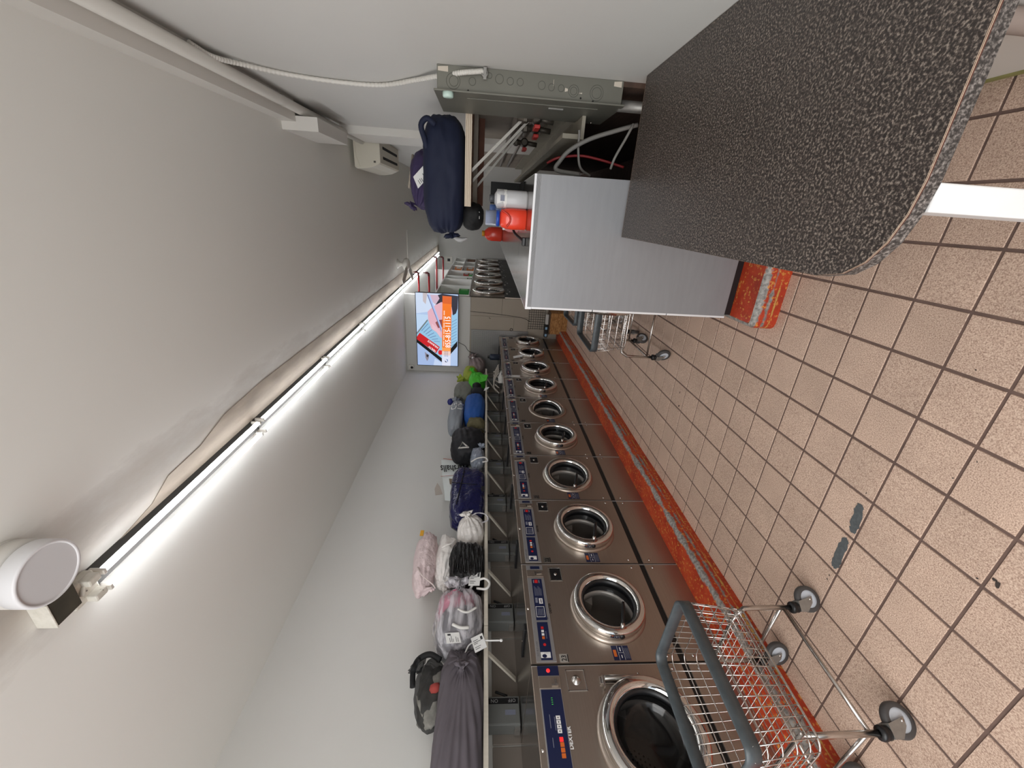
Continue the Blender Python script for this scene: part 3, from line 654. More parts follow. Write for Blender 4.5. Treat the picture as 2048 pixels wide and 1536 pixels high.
# right row: same machines, backs to the counter wall, fronts to the aisle
H2 = 1.27
def make_row_washer():
    W = .715; g = .002; D = .715
    root = empty('side_washer', (0, 0, 0), 'washer', 'washer')
    b = MB(); b.box(.012, g, .04, D, W - g, H2 - .012); b.build('cabinet', GREYPANEL, root)
    b = MB(); b.box(-.002, g, H2 - .036, D, W - g, H2 - .0005); b.build('top_edge', ALU, root)
    b = MB(); b.box(.002, .001 + g, H2 - .001, D - .003, W - g, H2); b.build('top_panel', STEELT, root)
    b = MB(); annulus_plate(b, g, .05, W - g, H2 - .036, .352, .70, .19, .0)
    for v in b.v: v.x = -v.x; v.y = W - v.y
    b.build('front_panel', STEEL, root)
    b = MB(); b.box(0, g, .035, .013, g + .02, .40); b.box(0, g, .405, .013, g + .02, .86); b.box(0, g, .865, .013, g + .02, H2 - .037); b.build('corner_trim', ALU, root, bevel=.002)
    b = MB(); b.lathe([(.15, 0), (.22, .0), (.225, .03), (.21, .05), (.165, .045), (.15, .01)], (0, .352, .70), (-1, 0, 0), 40); d = b.build('door', CHROME, root)
    b = MB(); b.lathe([(.0004, -.03), (.09, -.02), (.155, .02)], (0, .352, .70), (-1, 0, 0), 32); b.build('door_glass', DARKGLASS, d)
    b = MB(); b.box(-.004, .03, H2 - .15, 0, W - .03, H2 - .05); b.build('control_panel', NAVYP, root)
    b = MB(); b.box(.02, .008, .0, D - .02, W - .02, .04); b.build('base_plinth', BLACK, root)
    return root
rw = make_row_washer()
for k in range(7):
    o = rw if k == 0 else copy_tree(rw)
    o.location = (-.535, 2.37 + k * .7165, PZ)
    tag(o, 'washer with the broad grey side panel next to the dark counter' if k == 0 else ('%s washer of the right row, its flat top showing' % ordn[k] if k < 6 else 'farthest washer top of the right row'), 'washer', 'washers in the right row')

# ------------------------------------------------------------------ dark counter
r = empty('counter', (.2, 1.6, 0), 'dark speckled counter with a rounded corner and one white leg', 'counter')
out = [(.632, 2.352), (-.104, 2.352), (-.100, 1.6), (-.098, 1.0), (-.096, .90), (-.082, .835), (-.055, .793), (-.015, .763), (.035, .745), (.09, .737), (.632, .737)]
off = lambda ob: (setattr(ob, 'location', (-.2, -1.6, 0)), ob)[1]
b = MB(); n = len(out)
b.add([(x, y, .9) for x, y in out], [tuple(reversed(range(n))) if False else tuple(range(n))]); 
b.add([(x, y, .871) for x, y in out], [tuple(reversed(range(n)))])
top = off(b.build('top', LAMI, r))
b = MB()
for i in range(n):
    (x0, y0), (x1, y1) = out[i], out[(i + 1) % n]
    b.add([(x0, y0, .871), (x1, y1, .871), (x1, y1, .8960), (x0, y0, .8960)], [(0, 1, 2, 3)], 0)
off(b.build('edge_band', LAMIE, r))
b = MB()
for i in range(n):
    (x0, y0), (x1, y1) = out[i], out[(i + 1) % n]
    b.add([(x0, y0, .8960), (x1, y1, .8960), (x1, y1, .8985), (x0, y0, .8985)], [(0, 1, 2, 3)], 1)
    cx, cy = .2, 1.6; f = lambda x, y: (x + (cx - x) * .003, y + (cy - y) * .0018)
    b.add([(x0, y0, .8985), (x1, y1, .8985), (*f(x1, y1), .9006), (*f(x0, y0), .9006)], [(0, 1, 2, 3)], 0)
off(b.build('edge_line', [mat('edge_seam_tan', (176, 150, 128), .6), mat('edge_seam_brown', (84, 50, 40), .6)], r))
b = MB(); b.box(.040, .737, 0, .088, .845, .871); off(b.build('leg', mat('white_leg_paint', (226, 226, 226), .45, var=.03, scale=12), r, bevel=.003))
b = MB(); b.box(.49, -.9, 0, XR, 1.56, .80); struct(b.build('baseboard_right', WTRIM), 'white plinth wall under the dark counter')
b = MB(); b.box(.484, -.9, 0, .49, 1.565, .02); b.box(.484, 1.56, 0, XR, 1.566, .02); struct(b.build('baseboard_edge', mat('greenish_grime', (140, 136, 84), .8, var=.2, scale=20)), 'greenish dirty foot of the white plinth')
b = MB(); b.tube([(.46, 1.10, .0), (.46, 1.10, .84)], .024, 12); b.tube([(.46, 1.10, .02), (.46, 1.10, .30)], .0248, 12, 1)
tag(b.build('floor_pipe', [mat('grey_pipe', (150, 136, 128), .5), mat('red_smear', (150, 74, 64), .6)], origin=(.46, 1.10, 0)), 'grey pipe with a red paint smear under the counter', 'pipe')

# ------------------------------------------------------------------ fuse box and wall under the right shelf
r = empty('fuse_box', (XR, 2.47, .975), 'grey-green steel fuse box with knockouts on its side', 'fuse box')
b = MB(); b.box(-.105, 0, 0, 0, .46, .945); b.build('box_body', BOXM, r, bevel=.002)
b = MB(); b.box(-.113, -.02, -.015, -.105, .48, .96); cov = b.build('cover', BOXM, r, bevel=.0015)
b = MB(); b.box(-.117, .08, .10, -.113, .42, .80); dr = b.build('door', BOXM, cov, bevel=.0015)
b = MB(); b.box(-.122, .13, .28, -.117, .15, .36); b.build('door_latch', GALV, dr)
b = MB(); b.lathe([(.0004, .008), (.006, .006), (.007, 0)], (-.113, .45, .05), (-1, 0, 0), 10); b.build('screw', CHROMED, cov)
KN = mat('knockout_ring', (84, 84, 76), .6)
for (x, z, rr) in ((-.065, .865, .034), (-.065, .862, .022), (-.06, .77, .017), (-.03, .685, .012), (-.04, .635, .02), (-.045, .58, .016), (-.045, .53, .016), (-.05, .42, .018), (-.055, .37, .015), (-.055, .32, .015), (-.062, .255, .026), (-.062, .255, .017), (-.062, .135, .034), (-.062, .135, .024)):
    b = MB(); b.lathe([(rr - .0016, -.0006), (rr - .0012, .0007), (rr + .0012, .0007), (rr + .0016, -.0006)], (x, 0, z), (0, -1, 0), 24); b.build('knockout', KN, r)
b = MB()
for (x, z) in ((-.09, .215), (-.099, .15), (-.1, .79)): b.disc((x, -.0006, z), (0, -1, 0), .005, 10)
b.build('screw_hole', BLACKM, r)
b = MB()
for (x0, z0, x1, z1) in ((-.03, .89, -.006, .94), (-.055, .285, -.065, .30), (-.072, .21, -.066, .232), (-.03, .01, -.004, .05), (-.05, .36, -.02, .362)): b.quad((x0, -.0007, z0), (x1, -.0007, z0), (x1 - .004, -.0007, z1), (x0 + .003, -.0007, z1))
b.build('paint_smear', mat('old_white_smear', (200, 190, 176), .7), r)
r2 = empty('air_freshener', (.50, 2.445, 1.865), 'pale mint round puck stuck on the fuse box top', 'air freshener')
b = MB(); b.lathe([(.0004, .024), (.024, .023), (.027, .018), (.028, 0), (.0004, 0)], (0, 0, 0), (0, -1, 0), 28); o = b.build('puck', mat('mint_plastic', (196, 220, 210), .4), r2)
r2.location = (.522 - .0, 2.47, 1.865); r2.rotation_euler.z = -PI / 2
b = MB(); b.text('67', (-.009, -.0246, -.006), (1, 0, 0), (0, 0, 1), .016); b.build('lettering', mat('mint_print', (130, 160, 150), .5), r2)
b = MB(); b.tube([(.54, 2.53, .975), (.54, 2.53, .60)], .028, 14); tag(b.build('conduit_pipe', GALV, origin=(.54, 2.53, .6)), 'fat grey conduit leaving the fuse box bottom', 'pipe')
# brown plank extended over the lower wall, its dark colour standing for deep shade
brd = MB().box(.612, 2.48, .0, XR, 7.4, 1.05).build('trim_5', WOODSHADE); struct(brd, 'brown backing board, darkened for the deep shade behind the right washers')
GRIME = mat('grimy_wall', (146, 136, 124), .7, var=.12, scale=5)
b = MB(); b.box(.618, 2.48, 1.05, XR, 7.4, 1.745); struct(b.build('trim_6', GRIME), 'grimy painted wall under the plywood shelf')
# drain trough, valves, hoses
b = MB(); b.prism([(.40, 1.225), (.40, 1.10), (.61, 1.10), (.61, 1.225), (.585, 1.225), (.585, 1.12), (.425, 1.12), (.425, 1.225)], 'Y', 2.72, 7.2)
tag(b.build('drain_trough', mat('old_trough', (150, 144, 130), .65, var=.12, scale=7), origin=(.5, 4.9, 1.1)), 'pale drain trough running behind the right washers', 'trough')
VBODY = mat('dull_brass', (86, 80, 72), .5, .6, var=.2, scale=20); VRED = mat('red_lever', (176, 40, 34), .45)
for k, (y, z, lab) in enumerate(((2.98, 1.36, 'nearest red-handled water valve behind the trough'), (3.32, 1.33, 'second red-handled water valve along the trough'), (4.0, 1.35, 'far red-handled water valve behind the black tray'))):
    r = empty('water_valve', (.53, y, z), lab, 'valve', 'water valves under the plywood shelf')
    b = MB(); b.tube([(0, -.05, 0), (0, -.03, 0), (0, .03, 0), (0, .05, 0)], [.022, .034, .034, .022], 10); b.tube([(0, 0, .01), (0, 0, .12)], .02, 10); b.tube([(0, .0, -.01), (-.01, 0, -.11)], .018, 8); b.build('valve_body', VBODY, r)
    b = MB(); b.lathe([(.024, 0), (.03, .01), (.03, .03), (.024, .04)], (0, 0, .05), (0, 0, 1), 6, smooth=False); b.build('nut', VBODY, r)
    b = MB(); b.box(-.066, -.10, -.018, -.045, .02, .018); b.box(-.06, -.008, -.010, -.02, .010, .010); b.build('lever', VRED, r, bevel=.004)
r = empty('water_pipe', (.58, 4.5, 1.45), 'grey water pipes along the wall under the plywood shelf', 'pipe')
b = MB()
for z in (-.09, .02): b.tube([(0, -1.9, z), (0, 2.2, z)], .02, 10)
b.build('pipe_run', mat('old_grey_pipe', (120, 112, 104), .5), r)
HOSE = mat('grey_hose', (120, 118, 114), .5); RHOSE = mat('red_hose', (120, 26, 30), .5)
def hose(name, lab, pts, rr, m):
    b = MB(); b.tube(spline(pts, 10), rr, 8); return tag(b.build(name, m, origin=pts[0]), lab, 'hose')
hose('grey_hose', 'thick grey hose arching behind the grey washer side', [(.21, 2.62, 1.12), (.223, 2.6, 1.26), (.269, 2.6, 1.245), (.327, 2.6, 1.194), (.388, 2.6, 1.088), (.436, 2.6, .952), (.474, 2.6, .83)], .012, HOSE)
hose('grey_hose', 'thin grey hose hanging in the dark gap behind the counter', [(.43, 2.62, 1.15), (.404, 2.62, 1.147), (.331, 2.62, 1.143), (.245, 2.62, 1.12), (.21, 2.66, 1.05)], .007, HOSE)
hose('grey_hose', 'short grey hose dropping beside the counter corner', [(.46, 2.52, .88), (.435, 2.5, .894), (.382, 2.5, .918), (.296, 2.5, .959), (.24, 2.52, .97)], .007, HOSE)
hose('red_hose', 'dark red hose curving down in the gap behind the counter', [(.26, 2.66, 1.31), (.285, 2.63, 1.26), (.30, 2.63, 1.19), (.306, 2.63, 1.105), (.29, 2.63, .986), (.265, 2.63, .864)], .007, RHOSE)
# plywood shelf with brackets
r = empty('plywood_shelf', (.3, 3.0, 1.76), 'thick raw plywood shelf on the right wall holding the navy bag', 'shelf')
b = MB(); b.box(-.30, 0, 0, .335, .42, .042); b.build('board', PLY, r)
BRK = mat('grey_white_bracket', (190, 186, 178), .5)
for (x0, x1, y, z1) in ((-.075, .315, .07, -.40), (-.125, .315, .28, -.42), (-.18, .30, .55, -.40)):
    b = MB(); z0 = -.002; t = .012
    b.add([(x0 - t, y, z0), (x0 + t, y, z0), (x1 + t, y, z1), (x1 - t, y, z1), (x0 - t, y + .03, z0), (x0 + t, y + .03, z0), (x1 + t, y + .03, z1), (x1 - t, y + .03, z1)], [(0, 3, 2, 1), (4, 5, 6, 7), (0, 1, 5, 4), (1, 2, 6, 5), (2, 3, 7, 6), (3, 0, 4, 7)]); b.build('bracket', BRK, r)
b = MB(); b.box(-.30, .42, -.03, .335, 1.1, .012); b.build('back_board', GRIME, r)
b = MB(); b.box(-.29, .62, -.075, .335, .65, -.031); b.build('rail', mat('brown_rail', (98, 58, 40), .7, var=.2, scale=8), r)

# ------------------------------------------------------------------ long left shelf
r = empty('bag_shelf', (-3.0, 4.4, 1.54), 'long painted wooden wall shelf above the left washers', 'shelf')
SX0, SX1 = XL + .01, -2.845
y = .3; k = 0
for (ya, yb) in ((-.2, 2.05), (2.053, 4.45), (4.453, 7.3)):
    b = MB(); b.box(SX0 + 3.0, ya - 4.4, 0, SX1 + 3.0, yb - 4.4, .03); b.build('plank', SHELFW, r, bevel=.003)
for k in range(9):
    y = 1.15 + k * .715 - 4.4; b = MB(); t = .013
    p0, p1 = (SX1 + 3.0 - .03, 0), (SX0 + 3.0 + .012, -.215); w_ = .014
    b.add([(p0[0] - t, y - w_, p0[1]), (p0[0] + t, y - w_, p0[1]), (p1[0] + t, y - w_, p1[1]), (p1[0] - t, y - w_, p1[1]), (p0[0] - t, y + w_, p0[1]), (p0[0] + t, y + w_, p0[1]), (p1[0] + t, y + w_, p1[1]), (p1[0] - t, y + w_, p1[1])],
          [(0, 3, 2, 1), (4, 5, 6, 7), (0, 1, 5, 4), (1, 2, 6, 5), (2, 3, 7, 6), (3, 0, 4, 7)]); b.build('strut', SHELFW, r)
# sheet-metal cladding behind the washers, and a switch box above each
for k in range(11):
    b = MB(); y0 = .04 + k * .715; b.box(XL, y0 + .006, .9, XL + .012, y0 + .709, 1.50); b.build('panel', TAUPE, wall_left, bevel=.003)
def switch_box():
    r = empty('switch_box', (0, 0, 0), 'box', 'switch box')
    b = MB(); b.box(0, -.085, -.10, .11, .085, .12); b.build('case', SWBOX, r, bevel=.004)
    b = MB(); b.box(.11, -.08, -.095, .116, .08, .115); c = b.build('cover', SWBOX, r, bevel=.002)
    b = MB(); b.box(.116, .035, -.09, .1185, .07, .11); lb = b.build('label_strip', BLACK, c)
    b = MB(); b.text('OFF', (.119, .064, -.075), (0, 0, 1), (0, -1, 0), .03); b.text('ON', (.119, .064, .045), (0, 0, 1), (0, -1, 0), .032); b.build('lettering', mat('dim_print', (160, 160, 160), .6), lb)
    b = MB(); b.box(.116, -.03, -.07, .117, .0, .0); b.build('data_label', GREYP, c)
    b = MB(); b.tube([(.05, .087, -.02), (.05, .12, -.02), (.09, .125, .06)], .009, 8); b.build('lever', BLACK, r)
    b = MB(); b.box(.02, -.10, -.098, .09, -.085, -.06); b.build('flange', GALV, r)
    return r
sb = switch_box()
for k in range(9):
    o = sb if k == 0 else copy_tree(sb)
    o.location = (XL + .012, 1.615 + k * .715, 1.42); tag(o, '%s grey switch box under the bag shelf, counted from the front' % ordn[k], 'switch box', 'switch boxes behind the left washers')

# ------------------------------------------------------------------ bags
def bag(name, label, cat, c, size, mats, pole=(0, 0, 1), folds=16, amp=.10, lump=.10, seed=0, p=2.6, neck=.16, tuft=.10, zmin=None, xmin=XL + .004, group=None, nph=72, nth=44, xmax=None, sink=.0, root=None, part='sack', fold_reach=.9, wrinkle=.03):
    """a gathered soft bag: rounded body, pleats running into a tied neck, flared tuft"""
    a = Vector(pole).normalized(); u = a.orthogonal().normalized(); v = a.cross(u)
    c = Vector(c); sz = Vector(size)
    def pt(d, s=1.0):
        e = Vector(d); q = (abs(e.x) ** p + abs(e.y) ** p + abs(e.z) ** p) ** (-1 / p)
        n_ = noise.noise(e * 1.7 + Vector((seed * 3.1, seed, 0))) + .5 * noise.noise(e * 4.3 + Vector((seed, 2.2, seed)))
        rdg = .5 - abs(noise.noise(e * 2.4 + Vector((seed * 1.7, 4, seed)))) * 2.0 + .25 - abs(noise.noise(e * 5.0 + Vector((2, seed, 9)))) * .9
        e = e * q * (1 + lump * n_ + wrinkle * rdg) * s
        return Vector((e.x * sz.x / 2, e.y * sz.y / 2, e.z * sz.z / 2))
    frames = []; t0 = .20
    rnd = random.Random(seed)
    ph = [rnd.uniform(-.6, .6) for _ in range(nph)]
    for i in range(nth):
        th = PI - .02 - (PI - .02 - t0) * i / (nth - 1)
        fr = []
        for j in range(nph):
            f = 2 * PI * j / nph
            w_ = math.exp(-(th / fold_reach) ** 2)
            wr = 1 + amp * w_ * math.cos(folds * f + ph[0] * 3 + 1.2 * math.sin(2 * f + seed))
            d = a * math.cos(th) + (u * math.cos(f) + v * math.sin(f)) * math.sin(th)
            q = pt(d); ax = a * q.dot(a); rad = q - ax
            fr.append(c + ax + rad * wr)
        frames.append(fr)
    top = c + a * pt(a).dot(a)
    ms = min(size)
    if neck:
        for (rr, h) in ((neck * .55, .02), (neck * .34, .055), (neck * .34, .075), (neck * .6 + tuft * .4, .11), (neck * .5 + tuft * .9, .11 + tuft * .55), (neck * .2 + tuft * .5, .115 + tuft * .5)):
            fr = []
            for j in range(nph):
                f = 2 * PI * j / nph; wv = 1 + .22 * math.cos(folds * .5 * f + seed)
                fr.append(top + a * ((h - .03) * ms * 1.0 + (.03 * ms * math.sin(3 * f + seed) if h > .1 else 0)) + (u * math.cos(f) + v * math.sin(f)) * rr * ms * wv)
            frames.append(fr)
    b = MB(); b.ring(frames, nph)
    for q in b.v:
        if zmin is not None and q.z < zmin: q.z = zmin + (q.z - zmin) * .02
        if xmin is not None and q.x < xmin: q.x = xmin + (q.x - xmin) * .02
        if xmax is not None and q.x > xmax: q.x = xmax + (q.x - xmax) * .02
    base_ = Vector((c.x, c.y, zmin if zmin is not None else c.z - sz.z / 2))
    r = root or empty(name, base_, label, cat, group)
    o = b.build(part, mats, None, origin=base_); o.parent = r; o.location = base_ - Vector(r.location)
    r['_top'] = tuple(top); return r
def add(r, b, name, mats, **kw):
    o = b.build(name, mats, None, **kw); o.parent = r; o.location = Vector(o.location) - Vector(r.location); return o
def tagcard(r, corners, lines=True):
    """paper ticket given by four world corners"""
    A, B, C_, D_ = [Vector(q) for q in corners]; n = (B - A).cross(D_ - A).normalized()
    b = MB(); b.add([A, B, C_, D_, A - n * .0015, B - n * .0015, C_ - n * .0015, D_ - n * .0015], [(0, 1, 2, 3), (7, 6, 5, 4), (0, 4, 5, 1), (1, 5, 6, 2), (2, 6, 7, 3), (3, 7, 4, 0)])
    k = 0
    def P(s, t): return A + (B - A) * s + (D_ - A) * t + n * .0006
    for t, s1 in ((.16, .5), (.28, .6), (.5, .42), (.6, .7), (.72, .5)): b.add([P(.1, t), P(s1, t), P(s1, t + .035), P(.1, t + .035)], [(0, 1, 2, 3)], 1)
    b.add([P(.72, .62), P(.9, .62), P(.9, .85), P(.72, .85)], [(0, 1, 2, 3)], 1)
    return add(r, b, 'paper_tag', [PAPER, INK])
from mathutils.bvhtree import BVHTree
def drape(b, r):
    """press flat lettering onto the surface of a bag, along X"""
    ch = r.children[0]; off_ = Vector(ch.location) + Vector(r.location)
    t = BVHTree.FromPolygons([v.co + off_ for v in ch.data.vertices], [tuple(p.vertices) for p in ch.data.polygons])
    for q in b.v:
        hit = t.ray_cast(Vector((-2.4, q.y, q.z)), Vector((-1, 0, 0)))[0]
        if hit is not None: q.x = hit.x + .004
GB = 'laundry bags on the left shelf'
ZS = 1.571
DUVET = mat('grey_purple_fabric', (92, 86, 92), .85, bump=.1, bscale=30, var=.06, scale=4)
r = bag('laundry_bag', 'big grey-purple duvet sack at the near end of the shelf', 'bag', (-2.96, 1.42, 1.715), (.36, .98, .30), DUVET, pole=(.75, .66, .0), folds=20, amp=.085, lump=.05, seed=3, p=3.2, neck=.11, tuft=.10, zmin=ZS, group=GB, fold_reach=1.0, nph=100)
b = MB(); b.tube(spline([(-2.86, 1.86, 1.70), (-2.83, 1.90, 1.67), (-2.80, 1.905, 1.60), (-2.80, 1.905, 1.52), (-2.80, 1.905, 1.455)], 5), .0055, 6); b.lathe([(.0004, -.012), (.010, -.006), (.010, .006), (.0004, .012)], (-2.80, 1.905, 1.45), (0, 0, 1), 8); add(r, b, 'cord', mat('white_cord', (228, 228, 226), .6))
tagcard(r, [(-2.80, 1.82, 1.63), (-2.80, 1.86, 1.55), (-2.775, 1.945, 1.585), (-2.775, 1.905, 1.665)])
tagcard(r, [(-2.81, 1.90, 1.73), (-2.80, 1.97, 1.75), (-2.80, 1.965, 1.85), (-2.81, 1.895, 1.83)])
MESHB = mat('black_net', (22, 22, 24), .7, alpha=.62); CLO = mat('grey_clothes', (120, 118, 112), .9, var=.45, scale=14, bump=.5, bscale=16, dist=.02); CLOR = mat('red_cloth', (150, 60, 54), .9)
r = bag('mesh_bag', 'black net bag of grey clothes leaning on top of the duvet sack', 'bag', (-3.02, 1.70, 1.915), (.26, .40, .215), MESHB, pole=(.1, .75, .55), folds=13, amp=.10, lump=.14, seed=5, p=2.2, neck=.22, tuft=.2, zmin=1.80, group=GB)
bag('', '', '', (-3.02, 1.68, 1.912), (.225, .35, .18), CLO, pole=(.1, .75, .55), folds=9, amp=.05, lump=.25, seed=9, neck=0, root=r, part='clothes', nph=40, nth=20)
b = MB(); b.lathe([(.0004, -.03), (.03, -.022), (.04, 0), (.03, .022), (.0004, .03)], (-2.90, 1.66, 1.885), (.3, 1, .3), 12); add(r, b, 'red_garment', CLOR)
b = MB(); b.tube(spline([(-2.93, 1.86, 1.87), (-2.93, 1.90, 1.95), (-2.97, 1.89, 2.03), (-3.02, 1.84, 2.06), (-3.04, 1.75, 2.05)], 6), [.02] * 25, 8); add(r, b, 'drawn_hem', BLACKM)
def clear_film():
    m, N, L, b_ = base('clear_plastic'); tc = N.new('ShaderNodeTexCoord'); mp = N.new('ShaderNodeMapping'); mp.inputs['Scale'].default_value = (1.0, .12, 1.0); L.new(tc.outputs['Object'], mp.inputs[0])
    n = N.new('ShaderNodeTexNoise'); n.inputs['Scale'].default_value = 22; n.inputs['Detail'].default_value = 4; L.new(mp.outputs[0], n.inputs['Vector'])
    r_ = N.new('ShaderNodeMapRange'); r_.inputs[1].default_value = .42; r_.inputs[2].default_value = .62; r_.inputs[3].default_value = .16; r_.inputs[4].default_value = .72; L.new(n.outputs['Fac'], r_.inputs[0]); L.new(r_.outputs[0], b_.inputs['Alpha'])
    b_.inputs['Base Color'].default_value = srgb((222, 220, 226)); b_.inputs['Roughness'].default_value = .22
    bp = N.new('ShaderNodeBump'); bp.inputs['Strength'].default_value = .4; bp.inputs['Distance'].default_value = .02; L.new(n.outputs['Fac'], bp.inputs['Height']); L.new(bp.outputs[0], b_.inputs['Normal']); return m
CLEAR = clear_film()
r = bag('clear_bag', 'clear plastic sack of pink and grey bedding on the shelf', 'bag', (-2.98, 2.15, 1.755), (.40, .52, .37), CLEAR, pole=(.45, .88, .08), folds=16, amp=.10, lump=.08, seed=8, p=2.8, neck=.18, tuft=.22, zmin=ZS, group=GB)
bag('', '', '', (-2.99, 2.08, 1.745), (.36, .36, .33), mat('grey_bedding', (104, 102, 108), .9, var=.15, scale=7, bump=.4, bscale=9, dist=.02), pole=(0, 1, 0), folds=8, amp=.05, lump=.16, seed=4, neck=0, root=r, part='bedding', zmin=ZS + .006, nph=40, nth=20)
bag('', '', '', (-2.98, 2.28, 1.775), (.33, .20, .29), mat('pink_bedding', (196, 118, 140), .9, var=.2, scale=8, bump=.3, bscale=12), pole=(0, 1, 0), folds=8, amp=.06, lump=.2, seed=6, neck=0, root=r, part='pink_bedding', zmin=ZS + .006, nph=40, nth=20)
b = MB(); b.tube(spline([(-2.90, 2.36, 1.70), (-2.83, 2.40, 1.66), (-2.79, 2.42, 1.58), (-2.79, 2.38, 1.53), (-2.80, 2.33, 1.555), (-2.83, 2.36, 1.63)], 6), [.010] * 31, 6); add(r, b, 'tie_strap', mat('white_tie', (222, 220, 216), .5))
tagcard(r, [(-2.80, 2.36, 1.70), (-2.80, 2.36, 1.61), (-2.78, 2.48, 1.60), (-2.78, 2.48, 1.69)])
b = MB(); bl = [(-2.79, 1.95, 1.72), (-2.785, 2.0, 1.66), (-2.79, 2.0, 1.60), (-2.785, 2.05, 1.70), (-2.79, 2.08, 1.77)]
b.tube(spline([(-2.785, 2.02, 1.80), (-2.78, 1.99, 1.74), (-2.78, 1.99, 1.68)], 5), [.012] * 11, 6); b.tube(spline([(-2.785, 2.14, 1.77), (-2.78, 2.11, 1.70), (-2.78, 2.15, 1.63)], 5), [.009] * 11, 6)
add(r, b, 'white_wrapper', mat('white_wrapper', (216, 214, 210), .6))
# black plastic bundle: strips of film over a soft block
FILM = mat('black_film', (22, 22, 23), .25, bump=.9, bscale=14, stretch=(1, .35, 3), dist=.03)
r = bag('plastic_bundle', 'crumpled shiny black plastic bundle between the white bags and clear sack', 'bag', (-2.93, 2.63, 1.715), (.34, .42, .29), FILM, pole=(.2, .97, .1), folds=22, amp=.10, lump=.10, seed=12, p=4, neck=0, zmin=ZS, group=GB, fold_reach=2.2, nph=88)
b = MB()
for k in range(16):
    z = 1.60 + k * .0165; y0 = 2.46 + random.uniform(-.02, .02); b.tube(spline([(-2.762, y0, z), (-2.757, y0 + .08, z + random.uniform(-.008, .008)), (-2.762, y0 + .17, z + random.uniform(-.01, .01))], 4), [.005, .006, .008, .009, .009, .008, .008, .006, .004], 5)
add(r, b, 'film_pleats', FILM)
WPL = mat('white_bag_plastic', (226, 222, 218), .4, bump=.9, bscale=13, dist=.03, var=.03, scale=6)
r = bag('plastic_bag', 'round white knotted plastic bag at the shelf edge', 'bag', (-2.92, 3.06, 1.70), (.30, .36, .255), WPL, pole=(.75, .45, .25), folds=15, amp=.13, lump=.05, seed=21, p=2.3, neck=.2, tuft=.16, zmin=ZS, group=GB, fold_reach=1.1)
b = MB(); b.tube(spline([(-2.80, 3.13, 1.72), (-2.77, 3.17, 1.66), (-2.77, 3.16, 1.57), (-2.785, 3.10, 1.54), (-2.79, 3.06, 1.60)], 6), .007, 6); add(r, b, 'handle_loop', CLEAR)
r = bag('plastic_bag', 'white plastic bag lying on the black bundle under the pink bag', 'bag', (-3.02, 2.80, 1.915), (.30, .56, .21), WPL, pole=(.3, -.9, .1), folds=13, amp=.12, lump=.12, seed=23, p=2.3, neck=0, zmin=1.826, group=GB)
b = MB(); b.tube(spline([(-2.89, 2.84, 1.96), (-2.87, 2.86, 1.92), (-2.87, 2.88, 1.87), (-2.88, 2.93, 1.85)], 5), .010, 6); add(r, b, 'knot', WPL)
PINK = mat('pale_pink_net', (214, 196, 197), .8, bump=.9, bscale=18, dist=.025, var=.05, scale=12)
r = bag('laundry_bag', 'pale pink laundry bag with a yellow tag, topmost of its pile', 'bag', (-3.0, 2.78, 2.10), (.32, .66, .21), PINK, pole=(.12, -.92, -.28), folds=12, amp=.06, lump=.10, seed=31, p=2.2, neck=.10, tuft=.05, group=GB)
b = MB(); b.box(-2.93, 3.03, 2.155, -2.92, 3.10, 2.19); add(r, b, 'yellow_tag', mat('yellow_tag', (226, 168, 44), .5), bevel=.004)
b = MB(); b.tube(spline([(-2.86, 2.60, 2.14), (-2.84, 2.50, 2.09), (-2.87, 2.44, 2.0), (-2.9, 2.42, 1.97)], 5), .006, 6); add(r, b, 'zip_edge', mat('pink_zip', (206, 190, 188), .7))
NAVYN = mat('navy_nylon', (26, 28, 72), .25, bump=.9, bscale=8, dist=.03)
r = bag('nylon_bag', 'big navy nylon zip bag in the middle of the shelf', 'bag', (-2.93, 3.60, 1.755), (.32, .86, .37), NAVYN, pole=(.2, -1, 0), folds=6, amp=.04, lump=.06, seed=41, p=4.2, neck=0, zmin=ZS, group=GB)
b = MB()
for (pa, pb) in (((-2.768, 3.30, 1.86), (-2.768, 3.97, 1.80)), ((-2.770, 3.62, 1.66), (-2.772, 3.66, 1.93))): b.tube([pa, pb], .005, 5)
b.box(-2.775, 3.86, 1.575, -2.755, 3.92, 1.61); b.box(-2.775, 3.52, 1.575, -2.755, 3.58, 1.61); add(r, b, 'webbing', BLACKM)
# retailer carrier bag, leaning upside down behind the navy bag
CARR = mat('pale_carrier_plastic', (222, 228, 226), .45, bump=.2, bscale=6, dist=.02)
r = empty('carrier_bag', (-3.12, 4.1, ZS), 'pale carrier bag printed with a black shop name, behind the navy bag', 'bag', GB)
def wav(y, z): return -3.125 + .025 * math.sin(y * 9 + z * 5) + .02 * noise.noise(Vector((y * 4, z * 4, 1)))
b = MB(); ny, nz = 16, 14
for side in (0, 1):
    o_ = len(b.v)
    for i in range(ny + 1):
        for j in range(nz + 1):
            y = 3.78 + .78 * i / ny; top_ = 2.02 + .12 * i / ny; z = ZS + (top_ - ZS) * j / nz
            b.v.append(Vector((wav(y, z) + (.045 if side == 0 else -.045) * math.sin(PI * i / ny) ** .5 * math.sin(PI * min(1, .15 + .85 * (1 - j / nz))) ** .5, y, z)))
    for i in range(ny):
        for j in range(nz):
            q = [o_ + i * (nz + 1) + j, o_ + (i + 1) * (nz + 1) + j, o_ + (i + 1) * (nz + 1) + j + 1, o_ + i * (nz + 1) + j + 1]
            b.f.append(q if side == 0 else q[::-1]); b.m.append(0); b.s.append(True)
add(r, b, 'sheet', CARR)
b = MB(); b.text('Marshalls', (-3.05, 4.47, 1.785), Vector((0, -.17, .985)).normalized(), Vector((0, -.985, -.17)).normalized(), .155, bold=.002, squeeze=.62); 
for q in b.v: q.x = wav(q.y, q.z) + .052
add(r, b, 'lettering', BLACK)
